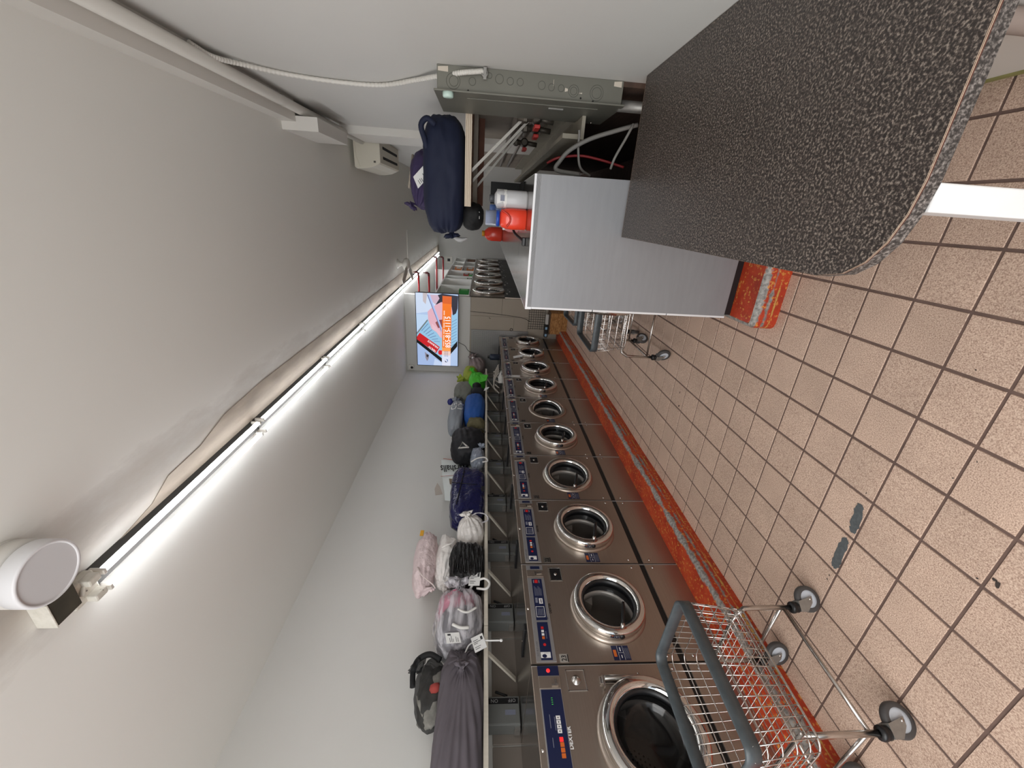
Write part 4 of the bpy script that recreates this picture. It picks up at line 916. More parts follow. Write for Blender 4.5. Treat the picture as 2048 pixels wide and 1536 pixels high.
b = MB()
for (y0, y1) in ((4.515, 4.525), (4.21, 4.22)):
    b.add([(wav(y0, 2.1) + .05, y0, 2.11), (wav(y0, 1.75) + .052, y0, 1.72), (wav(y1, 1.75) + .052, y1, 1.72), (wav(y1, 2.1) + .05, y1, 2.11)], [(0, 1, 2, 3)], 0)
b.add([(-3.05, 3.98, 1.98), (-3.05, 4.10, 2.0), (-3.05, 4.08, 1.86), (-3.05, 4.0, 1.84)], [(0, 1, 2, 3)], 1); b.add([(-3.05, 3.82, 1.93), (-3.05, 3.90, 1.95), (-3.05, 3.88, 1.84), (-3.05, 3.83, 1.84)], [(0, 1, 2, 3)], 0)
for q in b.v: q.x = max(q.x, wav(q.y, q.z) + .052)
add(r, b, 'print', [mat('rust_print', (170, 84, 60), .5), mat('brown_print', (128, 110, 90), .5)])
b = MB(); b.add([(-3.060, 3.820, 2.050), (-3.050, 3.940, 2.090), (-3.040, 4.000, 2.130), (-3.050, 3.900, 2.150), (-3.060, 3.800, 2.130)], [(0, 1, 2, 3, 4)]); b.add([(-3.065, 3.820, 2.050), (-3.055, 3.940, 2.090), (-3.045, 4.000, 2.130), (-3.055, 3.900, 2.150), (-3.065, 3.800, 2.130)], [(4, 3, 2, 1, 0)]); add(r, b, 'loose_flap', mat('bag_flap', (180, 170, 160), .5))
BKF = mat('black_drawstring_cloth', (13, 13, 20), .6, bump=.3, bscale=9, dist=.02)
r = bag('drawstring_bag', 'black drawstring sack with a white triangle of strap beside it', 'bag', (-2.97, 4.72, 1.80), (.38, .62, .44), BKF, pole=(.4, .75, .3), folds=17, amp=.10, lump=.06, seed=51, p=3, neck=0, zmin=ZS, group=GB)
b = MB(); b.tube([(-2.78, 4.38, 1.78), (-2.77, 4.48, 1.86), (-2.78, 4.36, 1.90), (-2.775, 4.38, 1.78)], .012, 6); add(r, b, 'strap', mat('white_strap', (210, 206, 200), .7))
b = MB(); b.tube(spline([(-2.84, 4.90, 1.70), (-2.79, 4.88, 1.62), (-2.79, 4.80, 1.57), (-2.79, 4.74, 1.60)], 5), .006, 5); add(r, b, 'string', BLACK)
r = bag('plastic_bag', 'small blue-grey clear bag tied with a white strip at the shelf edge', 'bag', (-2.90, 4.30, 1.66), (.22, .40, .18), mat('bluegrey_plastic', (136, 144, 158), .3, bump=.4, bscale=9, dist=.02), pole=(.3, .85, -.2), folds=11, amp=.10, lump=.10, seed=55, p=2.3, neck=.2, tuft=.2, zmin=ZS, group=GB)
b = MB(); b.tube(spline([(-2.84, 4.15, 1.74), (-2.79, 4.16, 1.66), (-2.785, 4.17, 1.57), (-2.785, 4.10, 1.54), (-2.79, 4.08, 1.60)], 6), .009, 6); add(r, b, 'tie_strip', mat('white_tie', (222, 220, 216), .5))
r = bag('cloth_bag', 'folded olive cloth bag squeezed between the blue and black bags', 'bag', (-2.96, 5.16, 1.70), (.34, .22, .26), mat('olive_cloth', (96, 90, 64), .85, bump=.2, bscale=14), pole=(.1, 1, 0), folds=9, amp=.06, lump=.10, seed=61, p=3.2, neck=0, zmin=ZS, group=GB)
r = bag('cloth_bag', 'plump royal blue laundry bag resting on the shelf', 'bag', (-2.96, 5.72, 1.735), (.36, .88, .325), mat('royal_blue_cloth', (28, 82, 158), .7, bump=.15, bscale=12), pole=(.1, 1, 0), folds=8, amp=.03, lump=.05, seed=63, p=3, neck=0, zmin=ZS, group=GB)
GREYL = mat('grey_bag_cloth', (136, 142, 149), .6, bump=.15, bscale=10)
r = bag('printed_bag', 'light grey bag with white letters lying on the blue bag', 'bag', (-3.0, 5.55, 2.005), (.32, .90, .25), GREYL, pole=(.15, .97, .1), folds=10, amp=.07, lump=.05, seed=65, p=2.8, neck=.18, tuft=.18, zmin=1.905, group=GB)
b = MB()
U, V = Vector((0, -1, 0)), Vector((0, 0, -1))
b.text('RIT', (-2.83, 5.84, 1.995), U, V, .12, bold=.002, squeeze=2.0); b.text('ED', (-2.83, 5.80, 2.095), U, V, .12, bold=.002, squeeze=1.9)
drape(b, r)
add(r, b, 'lettering', WHITEP)
b = MB(); b.lathe([(.0004, -.05), (.05, -.03), (.06, 0), (.04, .03), (.0004, .05)], (-2.95, 6.02, 2.14), (0, .6, .8), 10); add(r, b, 'blue_tie', mat('dark_blue_tie', (30, 36, 110), .5))
r = bag('cloth_bag', 'olive grey gathered bag behind the bright green cap', 'bag', (-3.02, 6.52, 1.93), (.30, .66, .36), mat('grey_green_cloth', (112, 114, 106), .8, bump=.15, bscale=12), pole=(.2, -.9, .2), folds=12, amp=.07, lump=.06, seed=67, p=2.6, neck=.12, tuft=.1, zmin=1.79, group=GB)
GRN = mat('lime_green_cloth', (74, 190, 46), .7, bump=.12, bscale=14)
r = bag('cloth_bag', 'bright lime green cloth bundle with a pointed flap at the shelf edge', 'bag', (-2.93, 6.80, 1.72), (.30, .68, .30), GRN, pole=(.4, .8, .3), folds=7, amp=.12, lump=.12, seed=69, p=2.3, neck=.14, tuft=.1, zmin=ZS, group=GB)
b = MB(); b.add([(-2.80, 6.52, 1.66), (-2.79, 6.85, 1.70), (-2.74, 6.72, 1.53), (-2.75, 6.50, 1.56), (-2.80, 6.52, 1.652), (-2.79, 6.85, 1.692), (-2.745, 6.72, 1.522), (-2.755, 6.50, 1.552)], [(0, 1, 2, 3), (7, 6, 5, 4), (0, 4, 5, 1), (1, 5, 6, 2), (2, 6, 7, 3), (3, 7, 4, 0)]); add(r, b, 'flap', GRN)
r = bag('dark_pouch', 'small round black pouch in front of the green bundle', 'pouch', (-2.83, 6.42, 1.72), (.12, .16, .15), BLACKM, pole=(0, 1, .3), folds=6, amp=.05, lump=.08, seed=71, p=2.1, neck=0, group=GB, nph=24, nth=14)
r = bag('dark_pouch', 'flat dark cloth between the green bundle and the blue bag', 'pouch', (-2.94, 6.26, 1.69), (.30, .18, .24), mat('dark_grey_cloth', (30, 30, 34), .8), pole=(0, 1, .1), folds=6, amp=.05, lump=.1, seed=73, p=2.8, neck=0, zmin=ZS, group=GB, nph=30, nth=16)
b = MB(); b.add([(-2.81, 6.18, 1.60), (-2.80, 6.30, 1.57), (-2.76, 6.24, 1.50), (-2.77, 6.16, 1.54)], [(0, 1, 2, 3)]); b.add([(-2.812, 6.18, 1.60), (-2.802, 6.30, 1.57), (-2.762, 6.24, 1.50), (-2.772, 6.16, 1.54)], [(3, 2, 1, 0)]); add(r, b, 'white_corner', PAPER)
r = bag('cloth_bag', 'yellow-green gathered bag near the far end of the shelf', 'bag', (-2.99, 7.30, 1.86), (.28, .62, .28), mat('yellow_green_cloth', (150, 164, 58), .75, bump=.15, bscale=12), pole=(.1, -.85, .5), folds=11, amp=.11, lump=.06, seed=75, p=2.4, neck=.2, tuft=.2, group=GB)
r = bag('plastic_bag', 'pinkish grey bag tied with white tape at the shelf far end', 'bag', (-2.95, 7.64, 1.735), (.34, .50, .33), mat('pinkish_grey_plastic', (132, 118, 116), .5, bump=.2, bscale=10), pole=(.5, .7, .35), folds=13, amp=.16, lump=.05, seed=77, p=2.3, neck=.2, tuft=.16, zmin=ZS, group=GB, fold_reach=1.3)
b = MB(); b.lathe([(.030, -.018), (.036, 0), (.030, .018)], Vector(r['_top']) + Vector((.0, .0, .0)), (.5, .7, .35), 12); add(r, b, 'white_tape', WHITEP)
for o in bpy.data.objects:
    if '_top' in o.keys(): del o['_top']
# odds and ends on the far washers
b = MB(); b.box(PX + .001, 5.775, 1.045, PX + .004, 5.845, 1.225); tag(b.build('white_card', PAPER, origin=(PX, 5.81, 1.045)), 'white card taped upright across a far washer panel', 'card')
b = MB(); b.add([(PX + .004, 6.62, 1.10), (PX + .03, 6.66, .94), (PX + .05, 6.72, .92), (PX + .012, 6.71, 1.10), (PX + .002, 6.62, 1.10), (PX + .028, 6.66, .94), (PX + .048, 6.72, .92), (PX + .010, 6.71, 1.10)], [(0, 1, 2, 3), (7, 6, 5, 4), (0, 4, 5, 1), (1, 5, 6, 2), (2, 6, 7, 3), (3, 7, 4, 0)])
tag(b.build('paper_tag', PAPER, origin=(PX + .02, 6.68, .92)), 'white paper strip curling beside a far washer door', 'paper')
b = MB()
for k in range(5): b.tube(spline([(-2.9 + k * .05, 6.3 + k * .12, 1.335), (-2.85 + k * .03, 6.45 + k * .1, 1.42), (-2.75, 6.6 + k * .08, 1.40), (-2.62, 6.55 + k * .1, 1.335)], 5), .012, 6)
tag(b.build('cloth_straps', mat('pale_straps', (168, 160, 150), .7), origin=(-2.75, 6.6, 1.317)), 'tangle of pale straps on the far washer tops', 'straps')
b = MB(); b.prism([(-2.56, 1.318), (-2.44, 1.318), (-2.44, 1.33), (-2.56, 1.37)], 'Y', 5.95, 6.2); tag(b.build('white_tray', mat('white_tray', (200, 198, 192), .5), origin=(-2.53, 6.05, 1.318)), 'white plastic tray on a far washer top', 'tray')
r = empty('blue_canister', (-2.62, 7.35, 1.316), 'dark blue canister on the far washer tops', 'canister')
b = MB(); b.lathe([(.0004, 0), (.06, 0), (.06, .16), (.05, .18), (.0004, .18)], (0, 0, 0), (0, 0, 1), 16); b.build('body', mat('dark_blue_plastic', (40, 48, 66), .5), r)
b = MB(); b.lathe([(.0004, .22), (.03, .22), (.032, .18)], (0, 0, 0), (0, 0, 1), 12); b.build('cap', BLACK, r)
# OSB crate with a black device lying on it, at the end of the red kerb
def osb():
    m, N, L, bs = base('osb_board'); tc = N.new('ShaderNodeTexCoord'); v = N.new('ShaderNodeTexVoronoi'); v.inputs['Scale'].default_value = 26
    mp = N.new('ShaderNodeMapping'); mp.inputs['Scale'].default_value = (1, 1, 2.4); L.new(tc.outputs['Object'], mp.inputs[0]); L.new(mp.outputs[0], v.inputs['Vector'])
    rp = ramp(N, [(0.0, (120, 80, 42)), (.5, (168, 118, 66)), (1, (196, 150, 92))]); L.new(v.outputs['Color'], rp.inputs[0]); L.new(rp.outputs[0], bs.inputs['Base Color']); bs.inputs['Roughness'].default_value = .7; return m
r = empty('wooden_crate', (-2.02, 7.82, 0), 'chipboard crate at the far end of the red kerb', 'crate')
b = MB(); b.box(-.2, -.13, 0, .22, .13, .335); b.build('crate_body', osb(), r, bevel=.003)
b = MB(); b.box(-.205, -.14, .335, .225, .135, .352); b.build('crate_lid', mat('brown_lid', (84, 64, 46), .7, var=.2, scale=9), r)
r = empty('black_device', (-2.05, 7.80, .352), 'black tube-like device with pale blue stickers lying on the crate', 'device')
b = MB(); b.box(-.26, -.04, 0, .0, .04, .075); b.build('body', BLACK, r, bevel=.012)
b = MB(); b.box(.0, -.035, .005, .2, .035, .06); b.build('white_end', mat('white_plastic', (200, 198, 194), .5), r, bevel=.01)
for x in (-.24, -.10):
    b = MB(); b.box(x, -.0415, .018, x + .05, -.04, .06); b.build('sticker', mat('pale_blue_sticker', (150, 190, 220), .5), r)

# ------------------------------------------------------------------ television
r = empty('television', (-2.305, 7.97, 2.13), 'wall-mounted television showing an insurance advert', 'television')
TW, TH = 1.50, .835
b = MB(); b.box(-.75, -.075, 0, .75, -.03, TH); b.build('frame', BLACK, r, bevel=.004)
b = MB(); b.box(-.3, -.03, .2, .3, 0, .6); b.build('bracket', BLACKM, r)
SCR = {}
def scr(col):
    if col not in SCR: SCR[col] = mat('screen_%02x%02x%02x' % col, (8, 8, 8), .3, emit=col, estr=1.0)
    return SCR[col]
lay = [0]
def Q(px, py):  # crop pixel of the advert -> screen point
    u = (1435 - py) / 1330; v = (888 - px) / 768
    return Vector((-.738 + 1.476 * u, 0, .012 + (TH - .024) * v))
scm = MB(); cols = []
def poly(pts, col):
    lay[0] += 1
    if col not in cols: cols.append(col)
    P_ = [Q(*p) for p in pts]
    for p in P_: p.y = -.0755 - lay[0] * .00012
    ar = sum(P_[i].x * P_[(i + 1) % len(P_)].z - P_[(i + 1) % len(P_)].x * P_[i].z for i in range(len(P_)))
    if ar < 0: P_.reverse()
    scm.add(P_, [tuple(range(len(P_)))], cols.index(col))
poly([(120, 105), (888, 105), (888, 1435), (120, 1435)], (176, 198, 232))
poly([(120, 105), (560, 105), (420, 420), (120, 470)], (206, 220, 242)); poly([(120, 480), (340, 490), (330, 560), (120, 800)], (190, 214, 240)); poly([(250, 105), (330, 105), (300, 300), (250, 250)], (196, 186, 190))
poly([(120, 1010), (580, 1370), (580, 1435), (120, 1435)], (164, 186, 226)); poly([(260, 1180), (340, 1240), (330, 1310), (300, 1360), (270, 1290)], (142, 136, 150)); poly([(290, 1225), (335, 1235), (320, 1285), (290, 1270)], (40, 40, 44)); poly([(450, 1300), (580, 1380), (580, 1435), (420, 1435)], (196, 212, 240))
poly([(120, 830), (330, 570), (880, 380), (880, 940), (760, 1100), (580, 1310), (120, 960)], (150, 196, 226))
for k in range(7): poly([(205 + k * 38, 800 + k * 30 - 20), (330 + k * 36, 640 + k * 55), (338 + k * 36, 650 + k * 55), (213 + k * 38, 810 + k * 30 - 20)], (108, 136, 178))
for k in range(9): poly([(765, 600 + k * 55), (868, 540 + k * 55), (868, 548 + k * 55), (765, 610 + k * 55)], (96, 130, 176))
poly([(120, 820), (320, 570), (332, 590), (125, 850)], (110, 120, 120))
poly([(120, 940), (585, 1290), (585, 1370), (120, 1005)], (10, 10, 12)); poly([(752, 1100), (880, 945), (880, 1050), (752, 1205)], (12, 12, 14))
poly([(120, 895), (175, 820), (548, 1075), (475, 1195), (120, 945)], (200, 28, 36))
poly([(520, 1150), (550, 1130), (565, 1140), (590, 1135), (590, 1215), (560, 1225), (535, 1220), (515, 1195)], (222, 24, 30))
poly([(480, 300), (520, 130), (600, 105), (888, 130), (880, 350), (850, 440), (800, 475), (770, 430), (600, 260)], (38, 36, 52))
poly([(330, 430), (380, 380), (470, 310), (580, 250), (700, 260), (770, 320), (790, 450), (720, 505), (620, 560), (600, 900), (560, 895), (490, 800), (400, 740), (340, 580)], (226, 176, 190))
poly([(380, 130), (520, 130), (550, 190), (480, 300), (430, 260)], (206, 178, 196)); poly([(470, 620), (530, 570), (600, 560), (600, 700), (520, 720)], (140, 70, 70)); poly([(400, 640), (470, 690), (560, 790), (560, 890), (490, 790), (410, 740)], (232, 190, 202))
poly([(325, 130), (378, 128), (585, 700), (585, 790)], (172, 192, 238)); poly([(325, 130), (345, 130), (580, 760), (580, 790)], (116, 128, 172))
poly([(605, 140), (772, 145), (750, 1435), (585, 1435)], (244, 120, 24)); poly([(607, 140), (772, 145), (768, 280), (603, 270)], (220, 96, 28))
poly([(590, 1080), (756, 1085), (752, 1200), (588, 1195)], (250, 160, 84)); poly([(588, 1150), (754, 1150), (750, 1435), (585, 1435)], (236, 206, 196)); poly([(586, 1230), (752, 1230), (750, 1435), (585, 1435)], (222, 226, 244))
for k in range(40):
    py = 1055 - k * 16.5
    if k % 7 != 6: poly([(612 + (1060 - py) * .022, py), (630 + (1060 - py) * .022, py), (630 + (1060 - py) * .022, py - 11), (612 + (1060 - py) * .022, py - 11)], (250, 240, 230))
for q in (635, 660, 690):
    for k in range(5): poly([(q, 1250 - k * 22), (q + 12, 1250 - k * 22), (q + 12, 1237 - k * 22), (q, 1237 - k * 22)], (110, 110, 150))
poly([(640, 1330), (690, 1365), (650, 1362)], (24, 28, 70)); poly([(660, 1300), (700, 1310), (702, 1350), (690, 1352), (688, 1322)], (60, 110, 170))
yl = -.0755 - (lay[0] + 4) * .00012
cols += [(255, 255, 255)]
o = Q(748, 1080); o.y = yl; uu = (Q(752, 500) - Q(745, 1080)); L_ = uu.length
n0 = len(scm.v); scm.text('855-815-1115', (0, 0, 0), (1, 0, 0), (0, 0, 1), .145, len(cols) - 1, bold=.002)
wd = max(v.x for v in scm.v[n0:]); ks = L_ / wd
for q in scm.v[n0:]: q.x = o.x + q.x * ks; q.z = o.z + q.z + q.x * .0; q.y = yl
dv = (Q(475, 1195) - Q(120, 945)).normalized(); du = dv; nv = Vector((-du.z, 0, du.x))
for (s_, p) in (('HEALTH', (478, 1150)), ('INSURANCE', (526, 1082))):
    o = Q(*p); o.y = yl; dirv = (Q(130, 905) - Q(478, 1150)).normalized(); dirv.y = 0; upv = Vector((dirv.z, 0, -dirv.x)) * -1
    upv = Vector((-dirv.z, 0, dirv.x))
    n0 = len(scm.v); scm.text(s_, o, dirv, upv, .054, len(cols) - 1, bold=.0008, squeeze=.85)
    for q in scm.v[n0:]: q.y = yl
scm.build('screen', [scr(c) for c in cols], r)
b = MB(); b.tube(spline([(-2.55, 7.955, 2.13), (-2.62, 7.958, 2.0), (-2.72, 7.955, 1.93), (-2.78, 7.955, 1.80), (-2.78, 7.955, 1.72)], 6), .005, 5); tag(b.build('tv_cable', BLACK, origin=(-2.55, 7.955, 2.13)), 'thin black cable hanging below the television', 'cable')
b = MB(); b.tube(spline([(-1.9, 7.962, 1.905), (-1.93, 7.96, 1.4), (-1.98, 7.96, .9), (-2.05, 7.96, .7)], 8), .004, 5); tag(b.build('wall_cable', BLACKM, origin=(-1.9, 7.962, 1.9)), 'thin dark cable running down the beige boards', 'cable')
r = empty('security_camera', (-3.12, 7.97, 3.10), 'small white security camera in the corner beside the television', 'camera')
b = MB(); b.box(-.05, -.05, -.06, .05, 0, .05); b.build('mount', PIPEW, r, bevel=.01); b = MB(); b.lathe([(.0004, .03), (.02, .022), (.028, 0)], (0.0, -.05, -.02), (.0, -1, -.2), 14); b.build('lens', BLACK, r)

# ------------------------------------------------------------------ dryers, cubbies, red rods (far end)
DX = -1.6
def dryer():
    r = empty('wall_dryer', (0, 0, 0), 'dryer', 'dryer'); W = 1.03
    b = MB(); annulus_plate(b, .004, .99 + .24, W - .004, 1.92, .51, 1.545, .29, 0); b.box(-.75, .004, .1, -.001, W - .004, 1.23); b.build('cabinet', STEEL, r)
    b = MB(); b.box(-.001, .004, .6, .006, W - .004, 1.235); cp = b.build('control_panel', BLACK, r)
    for (y, z, s_) in ((.3, 1.16, .05), (.55, 1.10, .03), (.75, 1.13, .02)):
        b = MB(); b.box(.006, y, z, .010, y + s_ * 2, z + s_ * .6); b.build('button_plate', DRUM if s_ > .04 else WHITEP, cp)
    b = MB(); b.lathe([(.285, -.3), (.285, 0), (.33, .01), (.335, .04), (.31, .055), (.275, .05), (.27, .0)], (0, .51, 1.545), (1, 0, 0), 48); d = b.build('door', CHROME, r)
    b = MB(); b.lathe([(.0004, .03), (.15, .03), (.275, .02)], (0, .51, 1.545), (1, 0, 0), 40); b.build('door_glass', DARKGLASS, d)
    b = MB(); b.disc((-.3, .51, 1.545), (1, 0, 0), .285, 40); b.build('drum_back', DRUM, r)
    b = MB(); b.box(.0, .78, 1.22, .03, .84, 1.27); b.build('latch', CHROMED, r)
    return r
dr = dryer()
for k in range(6):
    o = dr if k == 0 else copy_tree(dr)
    o.location = (DX, 8.0 + k * 1.04, 0); tag(o, '%s dryer of the far row, counted from the television wall' % ordn[k].replace('nearest', 'first'), 'dryer', 'stainless wall dryers with round chrome doors')
r = empty('cubby_unit', (DX, 8.065, 1.93), 'white open cubbyhole unit above the dryers', 'shelf unit')
CUB = mat('cubby_white', (240, 240, 237), .5); D = .42
def cb(x0, y0, z0, x1, y1, z1, nm): MB().box(x0, y0, z0, x1, y1, z1).build(nm, CUB, r)
cb(-D, 0, 0, 0, 6.2, .02, 'bottom_board'); cb(-D, 0, .66, 0, 6.2, .68, 'top_board'); cb(-D - .02, 0, 0, -D, 6.2, .68, 'back_board')
for y in (0, 1.0, 1.9, 2.35, 3.3, 4.3, 5.25, 6.18): cb(-D, y, .02, 0, y + .02, .66, 'divider')
cb(-D, 3.32, .33, 0, 6.2, .35, 'middle_board')
cb(-.92, 3.28, .68, 0, 3.30, 1.05, 'end_panel')
def carton(name, lab, x, y, z, w_, d_, h_, m, m2, cat='box'):
    rr = empty(name, (x, y, z), lab, cat); MB().box(-w_ / 2, -d_ / 2, 0, w_ / 2, d_ / 2, h_).build('carton', m, rr, bevel=.004)
    MB().box(w_ / 2, -d_ / 2 * .8, h_ * .2, w_ / 2 + .002, d_ / 2 * .8, h_ * .8).build('front_label', m2, rr); return rr
GB2 = mat('green_pack', (46, 140, 62), .5); OB = mat('orange_pack', (214, 124, 60), .5); RB = mat('red_pack', (170, 44, 30), .5); WB = mat('white_pack', (216, 214, 208), .6)
carton('detergent_box', 'bright green box in the nearest cubby above the dryers', DX - .10, 8.66, 1.95, .18, .20, .22, GB2, mat('pale_green', (120, 200, 120), .5))
carton('detergent_box', 'small green pack in the middle cubby above the dryers', DX - .09, 10.1, 1.95, .16, .24, .12, GB2, WB)
carton('detergent_box', 'red box standing on a green pack in the cubbies', DX - .10, 10.85, 2.05, .18, .26, .14, RB, WB); carton('detergent_box', 'green pack under the red box in the cubbies', DX - .11, 10.85, 1.95, .2, .3, .10, GB2, WB)
carton('detergent_box', 'orange box in the lower far cubby row', DX - .11, 11.9, 1.95, .2, .4, .2, OB, WB); carton('detergent_box', 'orange box in the upper far cubby row', DX - .11, 11.9, 2.28, .2, .4, .2, OB, WB)
carton('detergent_box', 'brown box in the last lower cubby', DX - .12, 13.78, 1.95, .24, .5, .26, mat('brown_pack', (110, 72, 52), .6), mat('brown_pack2', (130, 90, 66), .6))
for k, (y, z, lab) in enumerate(((8.5, 2.98, 'upper red rod nearest the television'), (8.48, 2.77, 'lower red rod nearest the television'), (11.3, 2.93, 'upper red rod farther down the shop'), (11.35, 2.76, 'lower red rod farther down the shop'))):
    rr = empty('red_rod', (DX - .4, y, z), lab + ', sticking out over the dryers', 'rod', 'red hanging rods above the dryers')
    e = .72
    b = MB(); b.tube([(-.5, 0, 0), (e - .06, 0, 0)], .02, 10); b.build('rod', REDPAINT, rr)
    b = MB(); b.tube([(e - .06, 0, 0), (e - .015, 0, .006), (e, 0, .03), (e, 0, .07)], [.022, .024, .024, .02], 10); b.tube([(e, 0, .07), (e, 0, .11)], .008, 6); b.build('hook', mat('dark_red_hook', (80, 16, 20), .4), rr)
b = MB(); b.box(DX - .95, 8.06, 2.6, DX - .93, 14.3, ZC); struct(b.build('wall_recess', WALL), 'white wall behind the red rods above the dryers')
r = empty('thermostat', (-1.69, 14.3, 2.74), 'white square wall box with a black window on the back wall', 'wall box')
MB().box(-.12, -.05, 0, .12, 0, .26).build('case', PIPEW, r, bevel=.01); MB().box(-.04, -.054, .07, .05, -.05, .16).build('window', BLACK, r)

# ------------------------------------------------------------------ things on the right washers
ZT = PZ + H2
def bottle(name, lab, x, y, z, sx, sy, h, prof, m, cap=None, capm=None, cat='bottle', rz=0):
    r = empty(name, (x, y, z), lab, cat, rz=rz); n = 28; fr = []
    for (s_, t) in prof:
        fr.append([(s_ * sx * math.copysign(abs(math.cos(2 * PI * j / n)) ** .75, math.cos(2 * PI * j / n)), s_ * sy * math.copysign(abs(math.sin(2 * PI * j / n)) ** .75, math.sin(2 * PI * j / n)), t * h) for j in range(n)])
    b = MB(); b.ring(fr, n); b.build('body', m, r)
    if cap:
        b = MB(); b.lathe([(.0004, cap[1]), (cap[0] * .92, cap[1]), (cap[0], cap[1] - .008), (cap[0], 0), (.0004, 0)], (cap[2] if len(cap) > 2 else 0, 0, h), (0, 0, 1), 20); b.build('cap', capm, r)
    return r
TIDE = mat('hot_orange_plastic', (238, 66, 40), .3, coat=.3)
r = bottle('detergent_bottle', 'hot orange detergent bottle with a clear and blue cap', -.055, 2.70, ZT, .062, .05, .165, [(.9, 0), (1, .04), (1, .55), (.95, .75), (.8, .92), (.55, 1.0)], TIDE, cap=(.048, .022), capm=mat('blue_cap', (24, 70, 170), .35))
b = MB(); b.lathe([(.0004, .085), (.042, .085), (.046, .02), (.046, .022)], (0, 0, .165), (0, 0, 1), 20); b.build('measuring_cup', mat('clear_blue', (170, 180, 206), .2, alpha=.75), r)
b = MB(); b.tube(spline([(.05, -.046, .155), (.02, -.053, .11), (-.01, -.054, .10), (-.045, -.05, .12)], 5), .006, 6); b.build('handle_groove', mat('dark_orange', (196, 48, 28), .4), r)
r = bottle('water_jug', 'translucent white jug with a round paper label beside the orange bottle', .055, 2.72, ZT, .052, .052, .20, [(.95, 0), (1, .05), (1, .6), (.9, .68), (1, .74), (.96, .92), (.5, 1.0)], mat('frosted_plastic', (204, 204, 206), .25, alpha=.8), cap=(.022, .03), capm=mat('grey_cap', (70, 72, 76), .5))
b = MB(); b.lathe([(.0535, .125), (.0535, .185)], (0, 0, 0), (0, 0, 1), 24); lb = b.build('label', PAPER, r)
b = MB(); b.box(-.012, -.0548, .14, .02, -.0538, .165); b.build('label_print', GREYP, lb)
r = bottle('water_jug', 'blue-tinted bottle just behind the orange one', -.005, 2.88, ZT, .05, .05, .19, [(.95, 0), (1, .05), (1, .6), (.9, .7), (.95, .9), (.5, 1)], mat('blue_tint_plastic', (120, 140, 180), .25, alpha=.75), cap=(.028, .035), capm=mat('blue_cap2', (90, 120, 180), .4))
r = bottle('detergent_jug', 'translucent orange jug farther along the right washers', -.35, 6.4, ZT, .10, .09, .26, [(.85, 0), (1, .08), (1, .6), (.9, .8), (.55, .96), (.4, 1)], mat('clear_orange', (226, 62, 40), .2, alpha=.85), cap=(.04, .04), capm=mat('yellow_cap', (206, 150, 40), .4))
r = empty('hooked_tube', (-.17, 2.66, ZT), 'bent black tube lying beside the orange bottle', 'tube')
b = MB(); b.tube(spline([(.06, .10, .075), (.03, .06, .06), (.0, .02, .02), (-.012, 0, .012), (-.03, -.005, .012)], 6), .008, 8); b.build('tube_arm', BLACK, r)
b = MB(); b.box(-.035, -.02, 0, .015, .025, .02); b.build('tube_base', BLACK, r, bevel=.004)
for k, (x, y, h_, m_, lab) in enumerate(((-.10, 2.95, .09, mat('white_plastic', (200, 198, 194), .5), 'small white tub behind the bent black tube'), (-.13, 3.3, .10, mat('pink_bottle', (196, 120, 120), .4), 'small pink bottle behind the bent black tube'), (-.05, 3.5, .12, BLACK, 'small black jar behind the orange bottle'))):
    bottle('small_bottle', lab, x, y, ZT, .03, .03, h_, [(.95, 0), (1, .05), (1, .75), (.6, 1)], m_, cap=(.018, .02), capm=WHITEP)
r = empty('black_tray', (.13, 3.25, ZT), 'upright black tray at the back of the right washers', 'tray')
b = MB(); b.box(-.10, 0, 0, .045, .012, .22); b.build('back_plate', BLACKM, r, bevel=.003); b = MB(); b.box(-.10, -.28, 0, .045, 0, .012); b.build('base_plate', BLACKM, r, bevel=.003)

# right shelf bags
NV = mat('navy_sack_cloth', (14, 24, 52), .75, bump=.1, bscale=14)
r = bag('laundry_bag', 'very large navy blue drawstring sack on the plywood shelf', 'bag', (.18, 3.32, 1.955), (.74, .52, .29), NV, pole=(-1, -.05, -.12), folds=18, amp=.12, lump=.03, seed=81, p=3.6, neck=.16, tuft=.12, zmin=1.805, xmin=None, xmax=XR - .01, nph=72, fold_reach=.55)
b = MB(); b.tube(spline([(-.22, 3.28, 1.90), (-.235, 3.27, 1.84), (-.22, 3.27, 1.79)], 6), [.006, .008, .012, .015, .017, .018, .018, .017, .014, .012, .010, .008, .006], 8); add(r, b, 'drawstring_tail', mat('grey_tail', (170, 170, 170), .5))
b = MB(); b.tube(spline([(.47, 3.08, 2.0), (.50, 3.07, 2.05), (.46, 3.08, 2.09), (.38, 3.10, 2.07), (.30, 3.12, 2.05)], 6), [.018] * 25, 8); add(r, b, 'rolled_hem', NV)
r = bag('laundry_bag', 'purple sack with a white ticket on top of the navy sack', 'bag', (.16, 3.42, 2.12), (.40, .36, .19), mat('purple_sack_cloth', (52, 40, 78), .75, bump=.1, bscale=14), pole=(-.75, -.2, .42), folds=13, amp=.14, lump=.05, seed=83, p=2.4, neck=.2, tuft=.16, zmin=2.07, xmin=None, fold_reach=1.0)
tagcard(r, [(.094, 3.18, 2.135), (.165, 3.17, 2.165), (.24, 3.18, 2.095), (.18, 3.19, 2.055)][::-1])
b = MB(); b.tube([(.33, 3.5, 2.215), (.10, 3.4, 2.235)], .009, 6); add(r, b, 'stick', mat('pale_stick', (156, 146, 132), .6))
r = bag('dark_pouch', 'black cloth bag bulging over the shelf end below the navy sack', 'pouch', (-.066, 3.25, 1.748), (.19, .36, .15), BLACKM, pole=(.4, 0, -1), folds=9, amp=.1, lump=.1, seed=85, p=2.5, neck=0, xmin=None, nph=36, nth=18)
b = MB(); b.box(-.075, 3.09, 1.70, -.03, 3.093, 1.712); add(r, b, 'white_label', PAPER)

